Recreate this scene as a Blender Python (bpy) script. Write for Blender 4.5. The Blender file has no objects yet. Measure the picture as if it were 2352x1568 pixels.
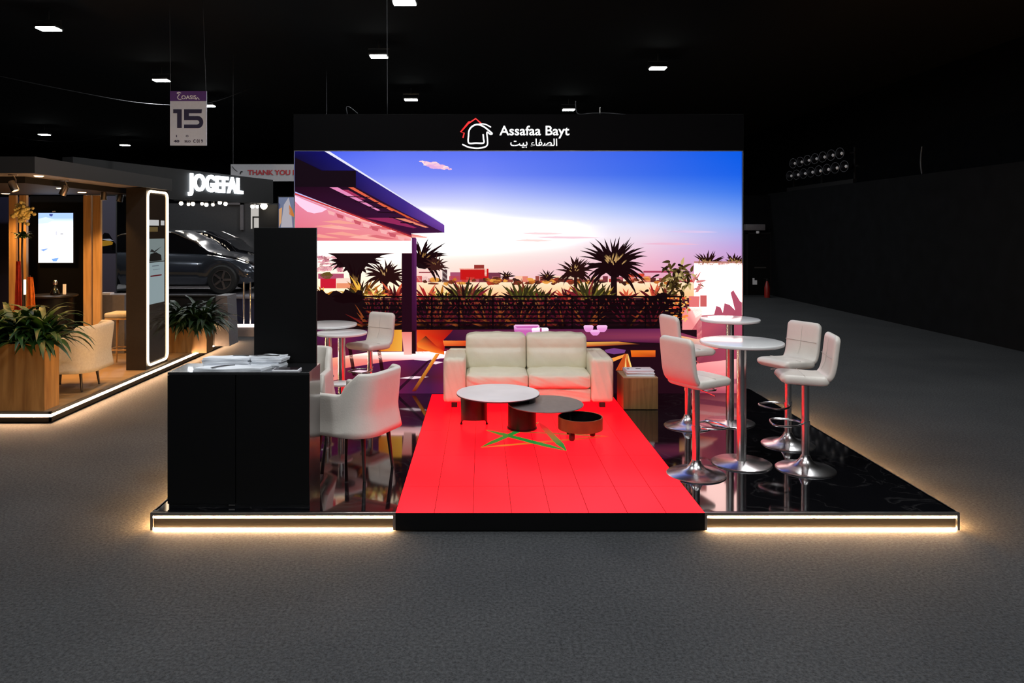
import bpy, bmesh, math, random
from mathutils import Vector, Matrix
from mathutils.geometry import tessellate_polygon
PI = math.pi
C = bpy.context.scene.collection
sc = bpy.context.scene

# ------------------------------------------------------------------ camera
F = 1730.0; VX, VY = 1107.0, 529.0; HC = 2.229
cam_d = bpy.data.cameras.new('camera'); cam = bpy.data.objects.new('camera', cam_d); C.objects.link(cam)
cam.location = (0, 0, HC); cam.rotation_euler = (PI/2, 0, 0)
cam_d.sensor_width = 36; cam_d.lens = 36*F/2352
cam_d.shift_x = (1176-VX)/2352; cam_d.shift_y = -(784-VY)/2352
cam_d.clip_end = 200
sc.camera = cam
# ------------------------------------------------------------------ world / view
w = bpy.data.worlds.new('world'); sc.world = w; w.use_nodes = True
bg = w.node_tree.nodes['Background']; bg.inputs[0].default_value = (0.6, 0.7, 1, 1); bg.inputs[1].default_value = 0.0004
vs = sc.view_settings; vs.view_transform = 'Standard'; vs.look = 'None'; vs.exposure = 0.0; vs.gamma = 1; vs.use_curve_mapping = False
LED = 1.0          # brightness of the big screen
REDS = 1.0          # brightness of the lit floor
FLOOD = 115.0        # watts of each hall floodlight
PT = 0.139          # platform top

def lin(c): return tuple(((v/255)/12.92 if v/255 <= .04045 else ((v/255+.055)/1.055)**2.4) for v in c)
def wx(px, Y): return (px-VX)*Y/F
def wz(py, Y): return HC-(py-VY)*Y/F

# ------------------------------------------------------------------ materials
def new_mat(name):
    m = bpy.data.materials.new(name); m.use_nodes = True
    return m, m.node_tree.nodes, m.node_tree.links, m.node_tree.nodes['Principled BSDF']
def mat(name, col, rough=.5, metal=0, noise=0, nscale=20, bump=0, bscale=60, spec=.5, coat=0, stretch=None):
    m, n, l, b = new_mat(name)
    b.inputs['Base Color'].default_value = (*col, 1); b.inputs['Roughness'].default_value = rough
    b.inputs['Metallic'].default_value = metal; b.inputs['Specular IOR Level'].default_value = spec
    b.inputs['Coat Weight'].default_value = coat
    tc = n.new('ShaderNodeTexCoord'); mp = n.new('ShaderNodeMapping'); l.new(tc.outputs['Object'], mp.inputs[0])
    if stretch: mp.inputs['Scale'].default_value = stretch
    if noise:
        t = n.new('ShaderNodeTexNoise'); t.inputs['Scale'].default_value = nscale; t.inputs['Detail'].default_value = 5
        l.new(mp.outputs[0], t.inputs[0])
        r = n.new('ShaderNodeValToRGB'); r.color_ramp.elements[0].position = .3; r.color_ramp.elements[1].position = .7
        r.color_ramp.elements[0].color = (*[c*(1-noise) for c in col], 1)
        r.color_ramp.elements[1].color = (*[min(1, c*(1+noise)) for c in col], 1)
        l.new(t.outputs[0], r.inputs[0]); l.new(r.outputs[0], b.inputs['Base Color'])
    if bump:
        t = n.new('ShaderNodeTexNoise'); t.inputs['Scale'].default_value = bscale; t.inputs['Detail'].default_value = 3
        l.new(mp.outputs[0], t.inputs[0]); bp = n.new('ShaderNodeBump'); bp.inputs['Strength'].default_value = bump
        bp.inputs['Distance'].default_value = .004
        l.new(t.outputs[0], bp.inputs['Height']); l.new(bp.outputs[0], b.inputs['Normal'])
    return m
def emis(name, col, s):
    m, n, l, b = new_mat(name); b.inputs['Base Color'].default_value = (0.02, .02, .02, 1)
    b.inputs['Emission Color'].default_value = (*col, 1); b.inputs['Emission Strength'].default_value = s
    return m
def attr_mat(name, glow=0.0, rough=.6):
    m, n, l, b = new_mat(name); a = n.new('ShaderNodeAttribute'); a.attribute_name = 'Col'
    b.inputs['Roughness'].default_value = rough
    if glow:
        b.inputs['Base Color'].default_value = (.0015, .0015, .0015, 1); b.inputs['Specular IOR Level'].default_value = .03
        l.new(a.outputs['Color'], b.inputs['Emission Color']); b.inputs['Emission Strength'].default_value = glow
    else: l.new(a.outputs['Color'], b.inputs['Base Color'])
    return m
def wood(name, c1, c2, axis='Z', scale=9, rough=.45):
    m, n, l, b = new_mat(name); tc = n.new('ShaderNodeTexCoord'); mp = n.new('ShaderNodeMapping')
    s = {'Z': (scale, scale, .6), 'X': (.6, scale, scale), 'Y': (scale, .6, scale)}[axis]
    mp.inputs['Scale'].default_value = s; l.new(tc.outputs['Object'], mp.inputs[0])
    t = n.new('ShaderNodeTexNoise'); t.inputs['Scale'].default_value = 2.2; t.inputs['Detail'].default_value = 8; t.inputs['Distortion'].default_value = .6
    l.new(mp.outputs[0], t.inputs[0]); r = n.new('ShaderNodeValToRGB')
    r.color_ramp.elements[0].position = .32; r.color_ramp.elements[1].position = .68
    r.color_ramp.elements[0].color = (*c1, 1); r.color_ramp.elements[1].color = (*c2, 1)
    l.new(t.outputs[0], r.inputs[0]); l.new(r.outputs[0], b.inputs['Base Color']); b.inputs['Roughness'].default_value = rough
    return m

M = {}
def carpet():
    m, n, l, b = new_mat('grey_carpet'); tc = n.new('ShaderNodeTexCoord')
    t = n.new('ShaderNodeTexNoise'); t.inputs['Scale'].default_value = 48; t.inputs['Detail'].default_value = 5; t.inputs['Roughness'].default_value = .8
    t2 = n.new('ShaderNodeTexNoise'); t2.inputs['Scale'].default_value = .9; t2.inputs['Detail'].default_value = 4
    l.new(tc.outputs['Object'], t.inputs[0]); l.new(tc.outputs['Object'], t2.inputs[0])
    r = n.new('ShaderNodeValToRGB'); r.color_ramp.elements[0].position = .36; r.color_ramp.elements[1].position = .64
    r.color_ramp.elements[0].color = (.021, .022, .0235, 1); r.color_ramp.elements[1].color = (.066, .069, .074, 1)
    l.new(t.outputs[0], r.inputs[0])
    r2 = n.new('ShaderNodeValToRGB'); r2.color_ramp.elements[0].position = .3; r2.color_ramp.elements[1].position = .75
    r2.color_ramp.elements[0].color = (.85, .85, .85, 1); r2.color_ramp.elements[1].color = (1.15, 1.13, 1.1, 1)
    l.new(t2.outputs[0], r2.inputs[0])
    mx = n.new('ShaderNodeMix'); mx.data_type = 'RGBA'; mx.blend_type = 'MULTIPLY'; mx.inputs[0].default_value = 1
    l.new(r.outputs[0], mx.inputs[6]); l.new(r2.outputs[0], mx.inputs[7]); l.new(mx.outputs[2], b.inputs['Base Color'])
    b.inputs['Roughness'].default_value = .95; b.inputs['Specular IOR Level'].default_value = .15
    bp = n.new('ShaderNodeBump'); bp.inputs['Strength'].default_value = .3; bp.inputs['Distance'].default_value = .003
    l.new(t.outputs[0], bp.inputs['Height']); l.new(bp.outputs[0], b.inputs['Normal'])
    return m
def black_marble():
    m, n, l, b = new_mat('polished_black_marble'); tc = n.new('ShaderNodeTexCoord')
    t = n.new('ShaderNodeTexNoise'); t.inputs['Scale'].default_value = 1.6; t.inputs['Detail'].default_value = 9; t.inputs['Distortion'].default_value = 1.4
    l.new(tc.outputs['Object'], t.inputs[0])
    r = n.new('ShaderNodeValToRGB'); e = r.color_ramp.elements
    e[0].position = .485; e[0].color = (.004, .004, .005, 1); e[1].position = .5; e[1].color = (.02, .019, .02, 1)
    x = e.new(.512); x.color = (.004, .004, .005, 1)
    l.new(t.outputs[0], r.inputs[0]); l.new(r.outputs[0], b.inputs['Base Color'])
    b.inputs['Roughness'].default_value = .055; b.inputs['IOR'].default_value = 2.5
    return m
M['carpet'] = carpet(); M['marble'] = black_marble()
M['ceiling'] = mat('black_tent_fabric', (.003, .003, .0035), .9, noise=.3, nscale=1.5)
M['wallblack'] = mat('black_drape_wall', (.0035, .004, .005), .95, spec=.1, noise=.25, nscale=3)
M['black'] = mat('matt_black_board', (.0022, .0022, .0025), .5, noise=.1, spec=.2)
M['black_side'] = mat('satin_black_laminate', (.012, .012, .013), .22, noise=.1, spec=1, coat=.5)
M['blackmetal'] = mat('black_painted_metal', (.015, .015, .016), .35, metal=.3, noise=.1)
M['leather'] = mat('cream_leather', (.76, .70, .54), .42, noise=.04, nscale=6, bump=.35, bscale=45)
M['leatherw'] = mat('white_leatherette', (.66, .61, .55), .4, noise=.03, nscale=8, bump=.25, bscale=70)
M['lampmetal'] = mat('dull_lamp_metal', (.10, .10, .11), .35, metal=1, noise=.1)
M['seam'] = mat('stitched_seam', (.52, .48, .43), .6, noise=.1)
M['chrome'] = mat('brushed_chrome', (.70, .68, .68), .24, metal=1, noise=.05, nscale=40)
M['alu'] = mat('brushed_aluminium', (.42, .40, .38), .32, metal=1, noise=.08, nscale=30)
M['whitetop'] = mat('glossy_white_laminate', (.78, .77, .76), .12, noise=.015)
M['whitestone'] = mat('white_sintered_stone', (.80, .76, .78), .3, noise=.06, nscale=3)
M['darktop'] = mat('dark_taupe_glass', (.17, .145, .14), .35, noise=.1)
M['maroon'] = mat('dark_brown_lacquer', (.035, .018, .018), .3, noise=.15)
M['brown'] = mat('tan_leather_band', (.17, .055, .014), .45, noise=.15, nscale=12, bump=.2)
M['oak'] = wood('oak_veneer', (.14, .075, .018), (.26, .15, .045), 'Z', 9)
M['oakt'] = wood('oak_veneer_top', (.27, .16, .08), (.46, .30, .16), 'X', 9)
M['warmwood'] = wood('warm_oak_slat', (.42, .24, .09), (.60, .36, .15), 'Z', 7)
M['planterwood'] = wood('planter_oak', (.15, .075, .022), (.29, .165, .058), 'Z', 6)
M['darkleg'] = wood('black_stained_ash', (.012, .008, .007), (.03, .02, .018), 'Z', 20)
M['beige'] = mat('beige_upholstery', (.40, .36, .29), .8, noise=.08, nscale=40, bump=.4, bscale=200)
M['boothfloor'] = wood('booth_vinyl_floor', (.24, .15, .07), (.34, .22, .11), 'X', 3)
M['fascia'] = mat('charcoal_fascia', (.006, .006, .0065), .6, noise=.1)
M['soffit'] = mat('grey_soffit', (.20, .19, .22), .6, noise=.06)
M['leaf'] = mat('green_leaf', (.012, .045, .005), .5, noise=.5, nscale=9)
M['leafdark'] = mat('dark_green_leaf', (.006, .024, .006), .5, noise=.5, nscale=9)
M['soil'] = mat('potting_soil', (.02, .013, .008), .95, noise=.4, nscale=60)
M['paper'] = mat('white_cotton', (.80, .83, .88), .8, noise=.05, nscale=12, bump=.3, bscale=30)
M['white'] = mat('white_plastic', (.85, .85, .9), .35, noise=.02)
M['strap'] = mat('black_webbing', (.02, .018, .02), .7, noise=.2)
M['redpaint'] = mat('red_paint', (.22, .01, .008), .3, noise=.1)
M['redcloth'] = mat('red_cloth', (.45, .03, .015), .7, noise=.2)
M['orangecloth'] = mat('orange_cloth', (.75, .22, .02), .7, noise=.2)
M['yellow'] = mat('yellow_petal', (.95, .75, .3), .5, noise=.2)
M['carbody'] = mat('dark_car_paint', (.02, .022, .03), .12, metal=.4, noise=.05, coat=1)
M['carsilver'] = mat('silver_car_paint', (.07, .08, .10), .16, metal=.6, noise=.05, coat=1)
M['carglass'] = mat('tinted_car_glass', (.004, .004, .005), .04, noise=.1, spec=.8)
M['rubber'] = mat('black_rubber', (.01, .01, .01), .7, noise=.2)
M['grey'] = mat('mid_grey_panel', (.16, .15, .165), .5, noise=.08)
M['navy'] = mat('navy_panel', (.012, .014, .05), .5, noise=.08)
M['cable'] = mat('grey_cable', (.03, .03, .034), .5, noise=.1)
M['mirror'] = mat('dark_mirror_glass', (.22, .18, .15), .06, metal=.9, noise=.02)
M['signwhite'] = emis('sign_white_light', (1, 1, 1), 1.3)
M['signred'] = emis('sign_red_light', (1, .02, .02), 1.0)
M['jogsign'] = emis('cool_white_letter_light', (.85, .93, 1), 7)
M['stripcool'] = emis('white_strip_light', (1, .64, .38), 125)
M['stripwarm'] = emis('warm_strip_light', (1, .58, .25), 400)
M['stripring'] = emis('warm_white_ring_light', (1, .76, .50), 5)
M['floodlens'] = emis('floodlight_lens', (.93, 1, .98), 22)
M['bulb'] = emis('small_bulb', (1, .86, .66), 14)
M['spotlens'] = emis('spot_lens', (1, .62, .3), 8)
M['lightbox'] = emis('lilac_lightbox', (.66, .66, .95), .8)
M['screen'] = attr_mat('video_wall_pixels', LED)
M['floorscreen'] = attr_mat('lit_floor_pixels', REDS, rough=.3)
M['display'] = attr_mat('display_pixels', 1.6)
M['print'] = attr_mat('printed_sheet')

# ------------------------------------------------------------------ mesh helpers
def nb(): return bmesh.new()
def add_box(bm, x0, x1, y0, y1, z0, z1, bev=0, seg=2, mtx=None):
    t = bmesh.new(); bmesh.ops.create_cube(t, size=1)
    for v in t.verts: v.co = Vector((x0+(v.co.x+.5)*(x1-x0), y0+(v.co.y+.5)*(y1-y0), z0+(v.co.z+.5)*(z1-z0)))
    if bev: bmesh.ops.bevel(t, geom=t.edges[:]+t.verts[:], offset=bev, segments=seg, profile=.5, affect='EDGES')
    merge(bm, t, mtx)
def merge(bm, t, mtx=None):
    if mtx is not None: bmesh.ops.transform(t, matrix=mtx, verts=t.verts)
    me = bpy.data.meshes.new('tmp'); t.to_mesh(me); t.free(); bm.from_mesh(me); bpy.data.meshes.remove(me)
def add_lathe(bm, prof, c=(0, 0, 0), seg=48, closed=False):
    rings = []
    for r, z in prof:
        if r < 1e-5: rings.append([bm.verts.new((c[0], c[1], c[2]+z))])
        else: rings.append([bm.verts.new((c[0]+r*math.cos(2*PI*i/seg), c[1]+r*math.sin(2*PI*i/seg), c[2]+z)) for i in range(seg)])
    for a, b in zip(rings, rings[1:]):
        for i in range(seg):
            j = (i+1) % seg
            if len(a) == 1 and len(b) == 1: continue
            if len(a) == 1: bm.faces.new((a[0], b[i], b[j]))
            elif len(b) == 1: bm.faces.new((a[i], b[0], a[j]))
            else: bm.faces.new((a[i], b[i], b[j], a[j]))
def add_cyl(bm, cx, cy, z0, z1, r, seg=32, r2=None):
    r2 = r if r2 is None else r2
    add_lathe(bm, [(0, z0), (r, z0), (r2, z1), (0, z1)], (cx, cy, 0), seg)
def add_tube(bm, pts, r, seg=8, closed=False, radii=None):
    pts = [Vector(p) for p in pts]; n = len(pts); rings = []
    up = Vector((0, 0, 1)); prev = None
    for i, p in enumerate(pts):
        if closed: t = (pts[(i+1) % n]-pts[i-1]).normalized()
        else: t = (pts[min(i+1, n-1)]-pts[max(i-1, 0)]).normalized()
        if prev is None: a = t.orthogonal().normalized()
        else:
            a = (prev-t*prev.dot(t)); a = a.normalized() if a.length > 1e-6 else t.orthogonal().normalized()
        prev = a; b = t.cross(a); rr = radii[i] if radii else r
        rings.append([bm.verts.new(p+(a*math.cos(2*PI*k/seg)+b*math.sin(2*PI*k/seg))*rr) for k in range(seg)])
    m = n if closed else n-1
    for i in range(m):
        A, B = rings[i], rings[(i+1) % n]
        for k in range(seg): bm.faces.new((A[k], A[(k+1) % seg], B[(k+1) % seg], B[k]))
    if not closed: bm.faces.new(rings[0][::-1]); bm.faces.new(rings[-1])
def add_prism(bm, pts2, fmap, d):
    """closed outline pts2 -> prism; fmap(u,v,w) gives the 3-D point, w in (0,d)"""
    a = [bm.verts.new(fmap(u, v, 0)) for u, v in pts2]; b = [bm.verts.new(fmap(u, v, d)) for u, v in pts2]
    n = len(pts2)
    for i in range(n): bm.faces.new((a[i], a[(i+1) % n], b[(i+1) % n], b[i]))
    for tri in tessellate_polygon([[Vector((u, v, 0)) for u, v in pts2]]):
        bm.faces.new([a[i] for i in tri]); bm.faces.new([b[i] for i in tri][::-1])
def obj(name, bm, m, parent=None, smooth=False, loc=None):
    bmesh.ops.recalc_face_normals(bm, faces=bm.faces)
    me = bpy.data.meshes.new(name); bm.to_mesh(me); bm.free(); me.materials.append(m)
    o = bpy.data.objects.new(name, me); C.objects.link(o)
    if smooth:
        me.polygons.foreach_set('use_smooth', [True]*len(me.polygons))
        if smooth != 'all': me.set_sharp_from_angle(angle=math.radians(42))
    if parent: o.parent = parent
    if loc: o.location = loc
    return o
def tag(o, label, cat, group=None):
    o['label'] = label; o['category'] = cat
    if group: o['group'] = group
    return o
def thing(name, label, cat, loc=(0, 0, 0), rotz=0, group=None):
    o = bpy.data.objects.new(name, None); C.objects.link(o); o.location = loc; o.rotation_euler = (0, 0, rotz)
    return tag(o, label, cat, group)
def struct(name, bm, m, parent=None, smooth=False):
    o = obj(name, bm, m, parent, smooth)
    if not parent: o['kind'] = 'structure'
    return o
def dup(root, loc, rotz, label, group=None):
    r = root.copy(); C.objects.link(r); r.location = loc; r.rotation_euler = (0, 0, rotz); r['label'] = label
    if group: r['group'] = group
    for ch in list(root.children):
        c = ch.copy(); C.objects.link(c); c.parent = r
        for g in ch.children:
            d = g.copy(); C.objects.link(d); d.parent = c
    return r
def ribbon(bm, pts, wd, fmap, d):
    """flat stroke of width wd with round joints, extruded by d"""
    pts = [Vector(p) for p in pts]; L = []; R = []
    for i, p in enumerate(pts):
        t = (pts[min(i+1, len(pts)-1)]-pts[max(i-1, 0)]).normalized(); nrm = Vector((-t.y, t.x))
        L.append(p+nrm*wd/2); R.append(p-nrm*wd/2)
    vs_ = []
    for P in (L, R):
        vs_.append([(bm.verts.new(fmap(p.x, p.y, 0)), bm.verts.new(fmap(p.x, p.y, d))) for p in P])
    A, B = vs_
    for i in range(len(pts)-1):
        bm.faces.new((A[i][1], A[i+1][1], B[i+1][1], B[i][1])); bm.faces.new((A[i][0], B[i][0], B[i+1][0], A[i+1][0]))
        bm.faces.new((A[i][0], A[i+1][0], A[i+1][1], A[i][1])); bm.faces.new((B[i][0], B[i][1], B[i+1][1], B[i+1][0]))
    for k in (0, -1): bm.faces.new((A[k][0], A[k][1], B[k][1], B[k][0]))
def smoothline(pts, n=6):
    out = []
    P = [Vector(p) for p in pts]
    for i in range(len(P)-1):
        p0, p1, p2, p3 = P[max(i-1, 0)], P[i], P[i+1], P[min(i+2, len(P)-1)]
        for k in range(n):
            t = k/n
            out.append(.5*((2*p1)+(p2-p0)*t+(2*p0-5*p1+4*p2-p3)*t*t+(3*p1-p0-3*p2+p3)*t**3))
    out.append(P[-1]); return out
def text(name, s, m, parent, width, height, mtx, extrude=.006, offset=0.0, shear=0):
    cu = bpy.data.curves.new(name, 'FONT'); cu.body = s; cu.extrude = .02; cu.offset = offset; cu.resolution_u = 4; cu.shear = shear
    o = bpy.data.objects.new(name, cu); C.objects.link(o)
    bpy.context.view_layer.update()
    dg = bpy.context.evaluated_depsgraph_get()
    me = bpy.data.meshes.new_from_object(o.evaluated_get(dg)); bpy.data.objects.remove(o)
    xs = [v.co.x for v in me.vertices]; ys = [v.co.y for v in me.vertices]
    if not xs: return None
    x0, x1, y0, y1 = min(xs), max(xs), min(ys), max(ys)
    for v in me.vertices:
        u = (v.co.x-x0)/(x1-x0)*width; q = (v.co.y-y0)/(y1-y0)*height
        v.co = mtx @ Vector((u, q, (v.co.z+.02)/.04*extrude))
    me.materials.clear(); me.materials.append(m)
    o = bpy.data.objects.new(name, me); C.objects.link(o); o.parent = parent
    return o
def front_mtx(x, y, z):   # text plane facing the camera (-Y); extrusion towards -Y
    return Matrix(((1, 0, 0, x), (0, 0, -1, y), (0, 1, 0, z), (0, 0, 0, 1)))

class Canvas:
    """flat picture made of coloured polygons; fmap(u,v,lift) -> world point"""
    def __init__(s, fmap, lift=.0004): s.v = []; s.f = []; s.c = []; s.m = fmap; s.l = 0; s.dl = lift; s.clip = None
    def level(s): s.l += 1
    def poly(s, pts, col, keep=False):
        if s.clip:
            x0, x1, y0, y1 = s.clip
            pts = [(min(max(p[0], x0), x1), min(max(p[1], y0), y1)) for p in pts]
        b = len(s.v)
        for i, p in enumerate(pts):
            s.v.append(s.m(p[0], p[1], s.l*s.dl))
            c = col(p[0], p[1]) if callable(col) else (col[i] if isinstance(col[0], (tuple, list)) else col)
            s.c.append((*c, 1))
        if len(pts) == 3: s.f.append((b, b+1, b+2))
        elif len(pts) == 4 and not keep: s.f.append((b, b+1, b+2)); s.f.append((b, b+2, b+3))
        else:
            for t in tessellate_polygon([[Vector((p[0], p[1], 0)) for p in pts]]): s.f.append(tuple(b+i for i in t))
    def rect(s, x0, y0, x1, y1, col, col2=None):
        s.poly([(x0, y0), (x1, y0), (x1, y1), (x0, y1)], [col, col, col2, col2] if col2 else col)
    def grid(s, x0, y0, x1, y1, nx, ny, f):
        b = len(s.v)
        for j in range(ny+1):
            for i in range(nx+1):
                u = x0+(x1-x0)*i/nx; v = y0+(y1-y0)*j/ny
                s.v.append(s.m(u, v, s.l*s.dl)); s.c.append((*f(u, v), 1))
        for j in range(ny):
            for i in range(nx):
                a = b+j*(nx+1)+i; s.f.append((a, a+1, a+nx+2, a+nx+1))
    def build(s, name, m, parent):
        me = bpy.data.meshes.new(name); me.from_pydata(s.v, [], s.f)
        at = me.color_attributes.new('Col', 'FLOAT_COLOR', 'POINT')
        at.data.foreach_set('color', [x for c in s.c for x in c])
        me.materials.append(m); me.update()
        o = bpy.data.objects.new(name, me); C.objects.link(o); o.parent = parent
        return o

# ================================================================== SETTING
b = nb(); add_box(b, -26, 10.2, -9, 44, -.1, 0); struct('floor', b, M['carpet'])
CZ = 6.9
b = nb(); add_box(b, -26, 10.4, -9, 44, CZ, CZ+.1)
struct('ceiling', b, M['ceiling'])
b = nb(); add_box(b, -26, 10.4, 44, 44.2, 0, CZ); struct('wall_back', b, M['wallblack'])
b = nb(); add_box(b, -26.2, -26, -9, 44, 0, CZ); struct('wall_left', b, M['wallblack'])
b = nb(); add_box(b, -26, 10.4, -9.2, -9, 0, CZ); struct('wall_front', b, M['wallblack'])
b = nb(); add_box(b, 9.95, 10.15, -9, 26.2, 0, 3.5); struct('wall_right', b, M['wallblack'])
b = nb(); add_box(b, 13, 13.2, -9, 44, 0, CZ); struct('wall_right_outer', b, M['wallblack'])
b = nb(); add_box(b, 10.4, 13.2, -9, 44, CZ, CZ+.1); struct('ceiling_side', b, M['ceiling'])
b = nb(); add_box(b, 10.2, 13.2, -9, 44, -.1, 0); struct('floor_side', b, M['carpet'])
b = nb(); add_box(b, 4.5, 9.95, 26, 26.2, 0, 3.43); struct('wall_partition', b, M['wallblack'])
# door in the partition
dr = bpy.data.objects.new('door_1', None); C.objects.link(dr); dr['kind'] = 'structure'
dx0, dx1 = wx(1716, 26), wx(1768, 26)
b = nb(); add_box(b, dx0, dx1, 25.94, 26.0, 0, 2.1); obj('door_leaf', b, M['black'], dr)
b = nb(); add_box(b, dx0-.06, dx0, 25.9, 26, 0, 2.16); add_box(b, dx1, dx1+.06, 25.9, 26, 0, 2.16); add_box(b, dx0-.06, dx1+.06, 25.9, 26, 2.1, 2.17)
obj('door_frame', b, M['blackmetal'], dr)
b = nb(); add_box(b, dx0+.22, dx0+.62, 25.90, 25.94, .93, .97); obj('push_bar', b, M['alu'], dr)
b = nb(); add_box(b, wx(1727, 26), wx(1731, 26), 25.92, 25.94, wz(653, 26), wz(638, 26)); add_box(b, wx(1731, 26), wx(1737, 26), 25.92, 25.94, wz(653, 26), wz(643, 26))
obj('door_notice', b, M['white'], dr)
# shutter box above the door
t = thing('emergency_light', 'grey rectangular light unit mounted above the dark door', 'light')
b = nb(); add_box(b, wx(1712, 25.8), wx(1757, 25.8), 25.75, 25.99, wz(529, 25.8), wz(515, 25.8), .02); obj('housing', b, M['grey'], t, True)
b = nb(); add_lathe(b, [(0, -.05), (.05, -.04), (.06, 0), (.05, .04), (0, .05)], (wx(1741, 25.8), 25.82, wz(534, 25.8)+.01), 16); obj('lamp', b, M['white'], t, True)
t = thing('fire_extinguisher', 'red fire extinguisher standing at the foot of the black wall', 'fire extinguisher', (wx(1762, 25), 25, 0))
b = nb(); add_lathe(b, [(0, 0), (.085, 0), (.09, .05), (.09, .34), (.06, .45), (.03, .55), (0, .55)], (0, 0, 0), 24); obj('cylinder', b, M['redpaint'], t, True)
b = nb(); add_box(b, -.03, .03, -.03, .03, .55, .62, .01); add_box(b, -.1, .02, -.015, .015, .62, .64); obj('valve', b, M['blackmetal'], t)

# ================================================================== BOOTH PLATFORM
X0, X1, Y0, Y1 = -2.458, 3.541, 5.58, 9.95
RX0, RX1 = wx(909, Y0), wx(1618, Y0)
pf = thing('booth_platform', 'raised stand platform with polished black marble floor and lit edges', 'platform')
b = nb(); add_box(b, X0+.03, X1-.03, Y0+.05, Y1, .02, PT-.012); obj('core', b, M['black'], pf)
b = nb(); add_box(b, X0+.012, RX0-.004, Y0+.02, Y1, PT-.012, PT); add_box(b, RX1+.004, X1-.012, Y0+.02, Y1, PT-.012, PT); add_box(b, RX0-.004, RX1+.004, 9.62, Y1, PT-.012, PT)
obj('marble_deck', b, M['marble'], pf)
def front_trim(xa, xb):
    b = nb(); add_box(b, xa, xb, Y0, Y0+.03, PT-.022, PT, .002); add_box(b, xa, xa+.02, Y0, Y0+.05, .008, PT-.022); add_box(b, xb-.02, xb, Y0, Y0+.05, .008, PT-.022)
    e = obj('edge_trim', b, M['alu'], pf)
    b = nb(); add_box(b, xa+.02, xb-.02, Y0+.012, Y0+.02, PT-.045, PT-.033); s = obj('light_strip', b, M['stripcool'], e)
    b = nb(); add_box(b, xa+.02, xb-.02, Y0+.02, Y0+.05, .022, PT-.022); obj('fascia_panel', b, mat_f, e)
    b = nb(); add_box(b, xa+.02, xb-.02, Y0+.012, Y0+.04, .003, .011); obj('under_light', b, M['stripwarm'], e)
mat_f = mat('bronze_fascia', (.004, .0028, .0022), .5, metal=0, spec=.2, noise=.1)
front_trim(X0, RX0-.002); front_trim(RX1+.002, X1)
for xs, s in ((X0, 1), (X1, -1)):
    b = nb(); add_box(b, min(xs, xs+s*.03), max(xs, xs+s*.03), Y0+.05, Y1, PT-.022, PT, .002); e = obj('edge_trim', b, M['alu'], pf)
    b = nb(); add_box(b, min(xs+s*.014, xs+s*.04), max(xs+s*.014, xs+s*.04), Y0+.06, Y1-.02, .055, .07); obj('under_light', b, emis('side_strip_light', (1, .52, .18), 600), e)
# red lit floor
rf = thing('lit_floor', 'glowing red screen floor strip with a green star outline under the sofa', 'lit floor')
b = nb(); add_box(b, RX0, RX1, Y0-.012, 9.6, .012, PT+.001); obj('cabinet', b, M['black'], rf)
random.seed(4)
def redcol(u, v):
    k = .5+.5*math.sin(u*2.3+1.1*math.sin(v*1.9))*math.sin(v*2.2+.7*math.sin(u*3)+1)  # lighter patches: glossy reflections painted into the floor colour
    h = max(0, min(1, (8.4-v)/2.8))
    a = lin((255, 14, 32)); q = lin((255, 60, 76)); kk = h*(.35+.65*k)
    c_ = tuple(a[i]+(q[i]-a[i])*kk for i in range(3)); return (c_[0]*2.2, c_[1], c_[2])
cv = Canvas(lambda u, v, l: (u, v, PT+.0018+l), .0004)
cv.grid(RX0, Y0-.01, RX1, 9.6, 40, 60, redcol)
cv.level(); seamc = lin((150, 12, 25)); n = 8; tw = (RX1-RX0)/n
for i in range(1, n): cv.rect(RX0+i*tw-.0025, Y0-.01, RX0+i*tw+.0025, 9.6, seamc)
for y in (6.15, 7.0, 7.86, 8.71): cv.rect(RX0, y-.002, RX1, y+.002, seamc)
cv.level()
tips = {'A': (-.01, 7.25), 'B': (.80, 7.14), 'C': (1.28, 7.64), 'D': (.62, 8.20), 'E': (.04, 7.88)}
def sline(p, q, wd, c1, c2):
    d = Vector((q[0]-p[0], q[1]-p[1])).normalized(); nn = Vector((-d.y, d.x))*wd/2
    cv.poly([(p[0]+nn.x*.1, p[1]+nn.y*.1), (p[0]-nn.x*.1, p[1]-nn.y*.1), (p[0]+d.x*.22-nn.x, p[1]+d.y*.22-nn.y), (q[0]-d.x*.22-nn.x, q[1]-d.y*.22-nn.y), (q[0]-nn.x*.1, q[1]-nn.y*.1), (q[0]+nn.x*.1, q[1]+nn.y*.1), (q[0]-d.x*.22+nn.x, q[1]-d.y*.22+nn.y), (p[0]+d.x*.22+nn.x, p[1]+d.y*.22+nn.y)],
            [c1, c1, c1, c2, c2, c2, c2, c1], keep=True)
gr = lin((0, 140, 60)); gr2 = lin((60, 130, 40)); og = lin((235, 120, 40)); dr_ = lin((210, 40, 30))
sline(tips['A'], tips['C'], .05, og, lin((200, 60, 30))); cv.level()
sline(tips['C'], tips['E'], .045, lin((120, 100, 40)), lin((190, 50, 35))); cv.level()
sline(tips['A'], tips['D'], .07, gr2, gr); cv.level()
sline(tips['D'], tips['B'], .075, lin((215, 20, 30)), gr); cv.level()
sline(tips['E'], tips['B'], .085, gr2, gr)
cv.build('display_surface', M['floorscreen'], rf)

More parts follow.
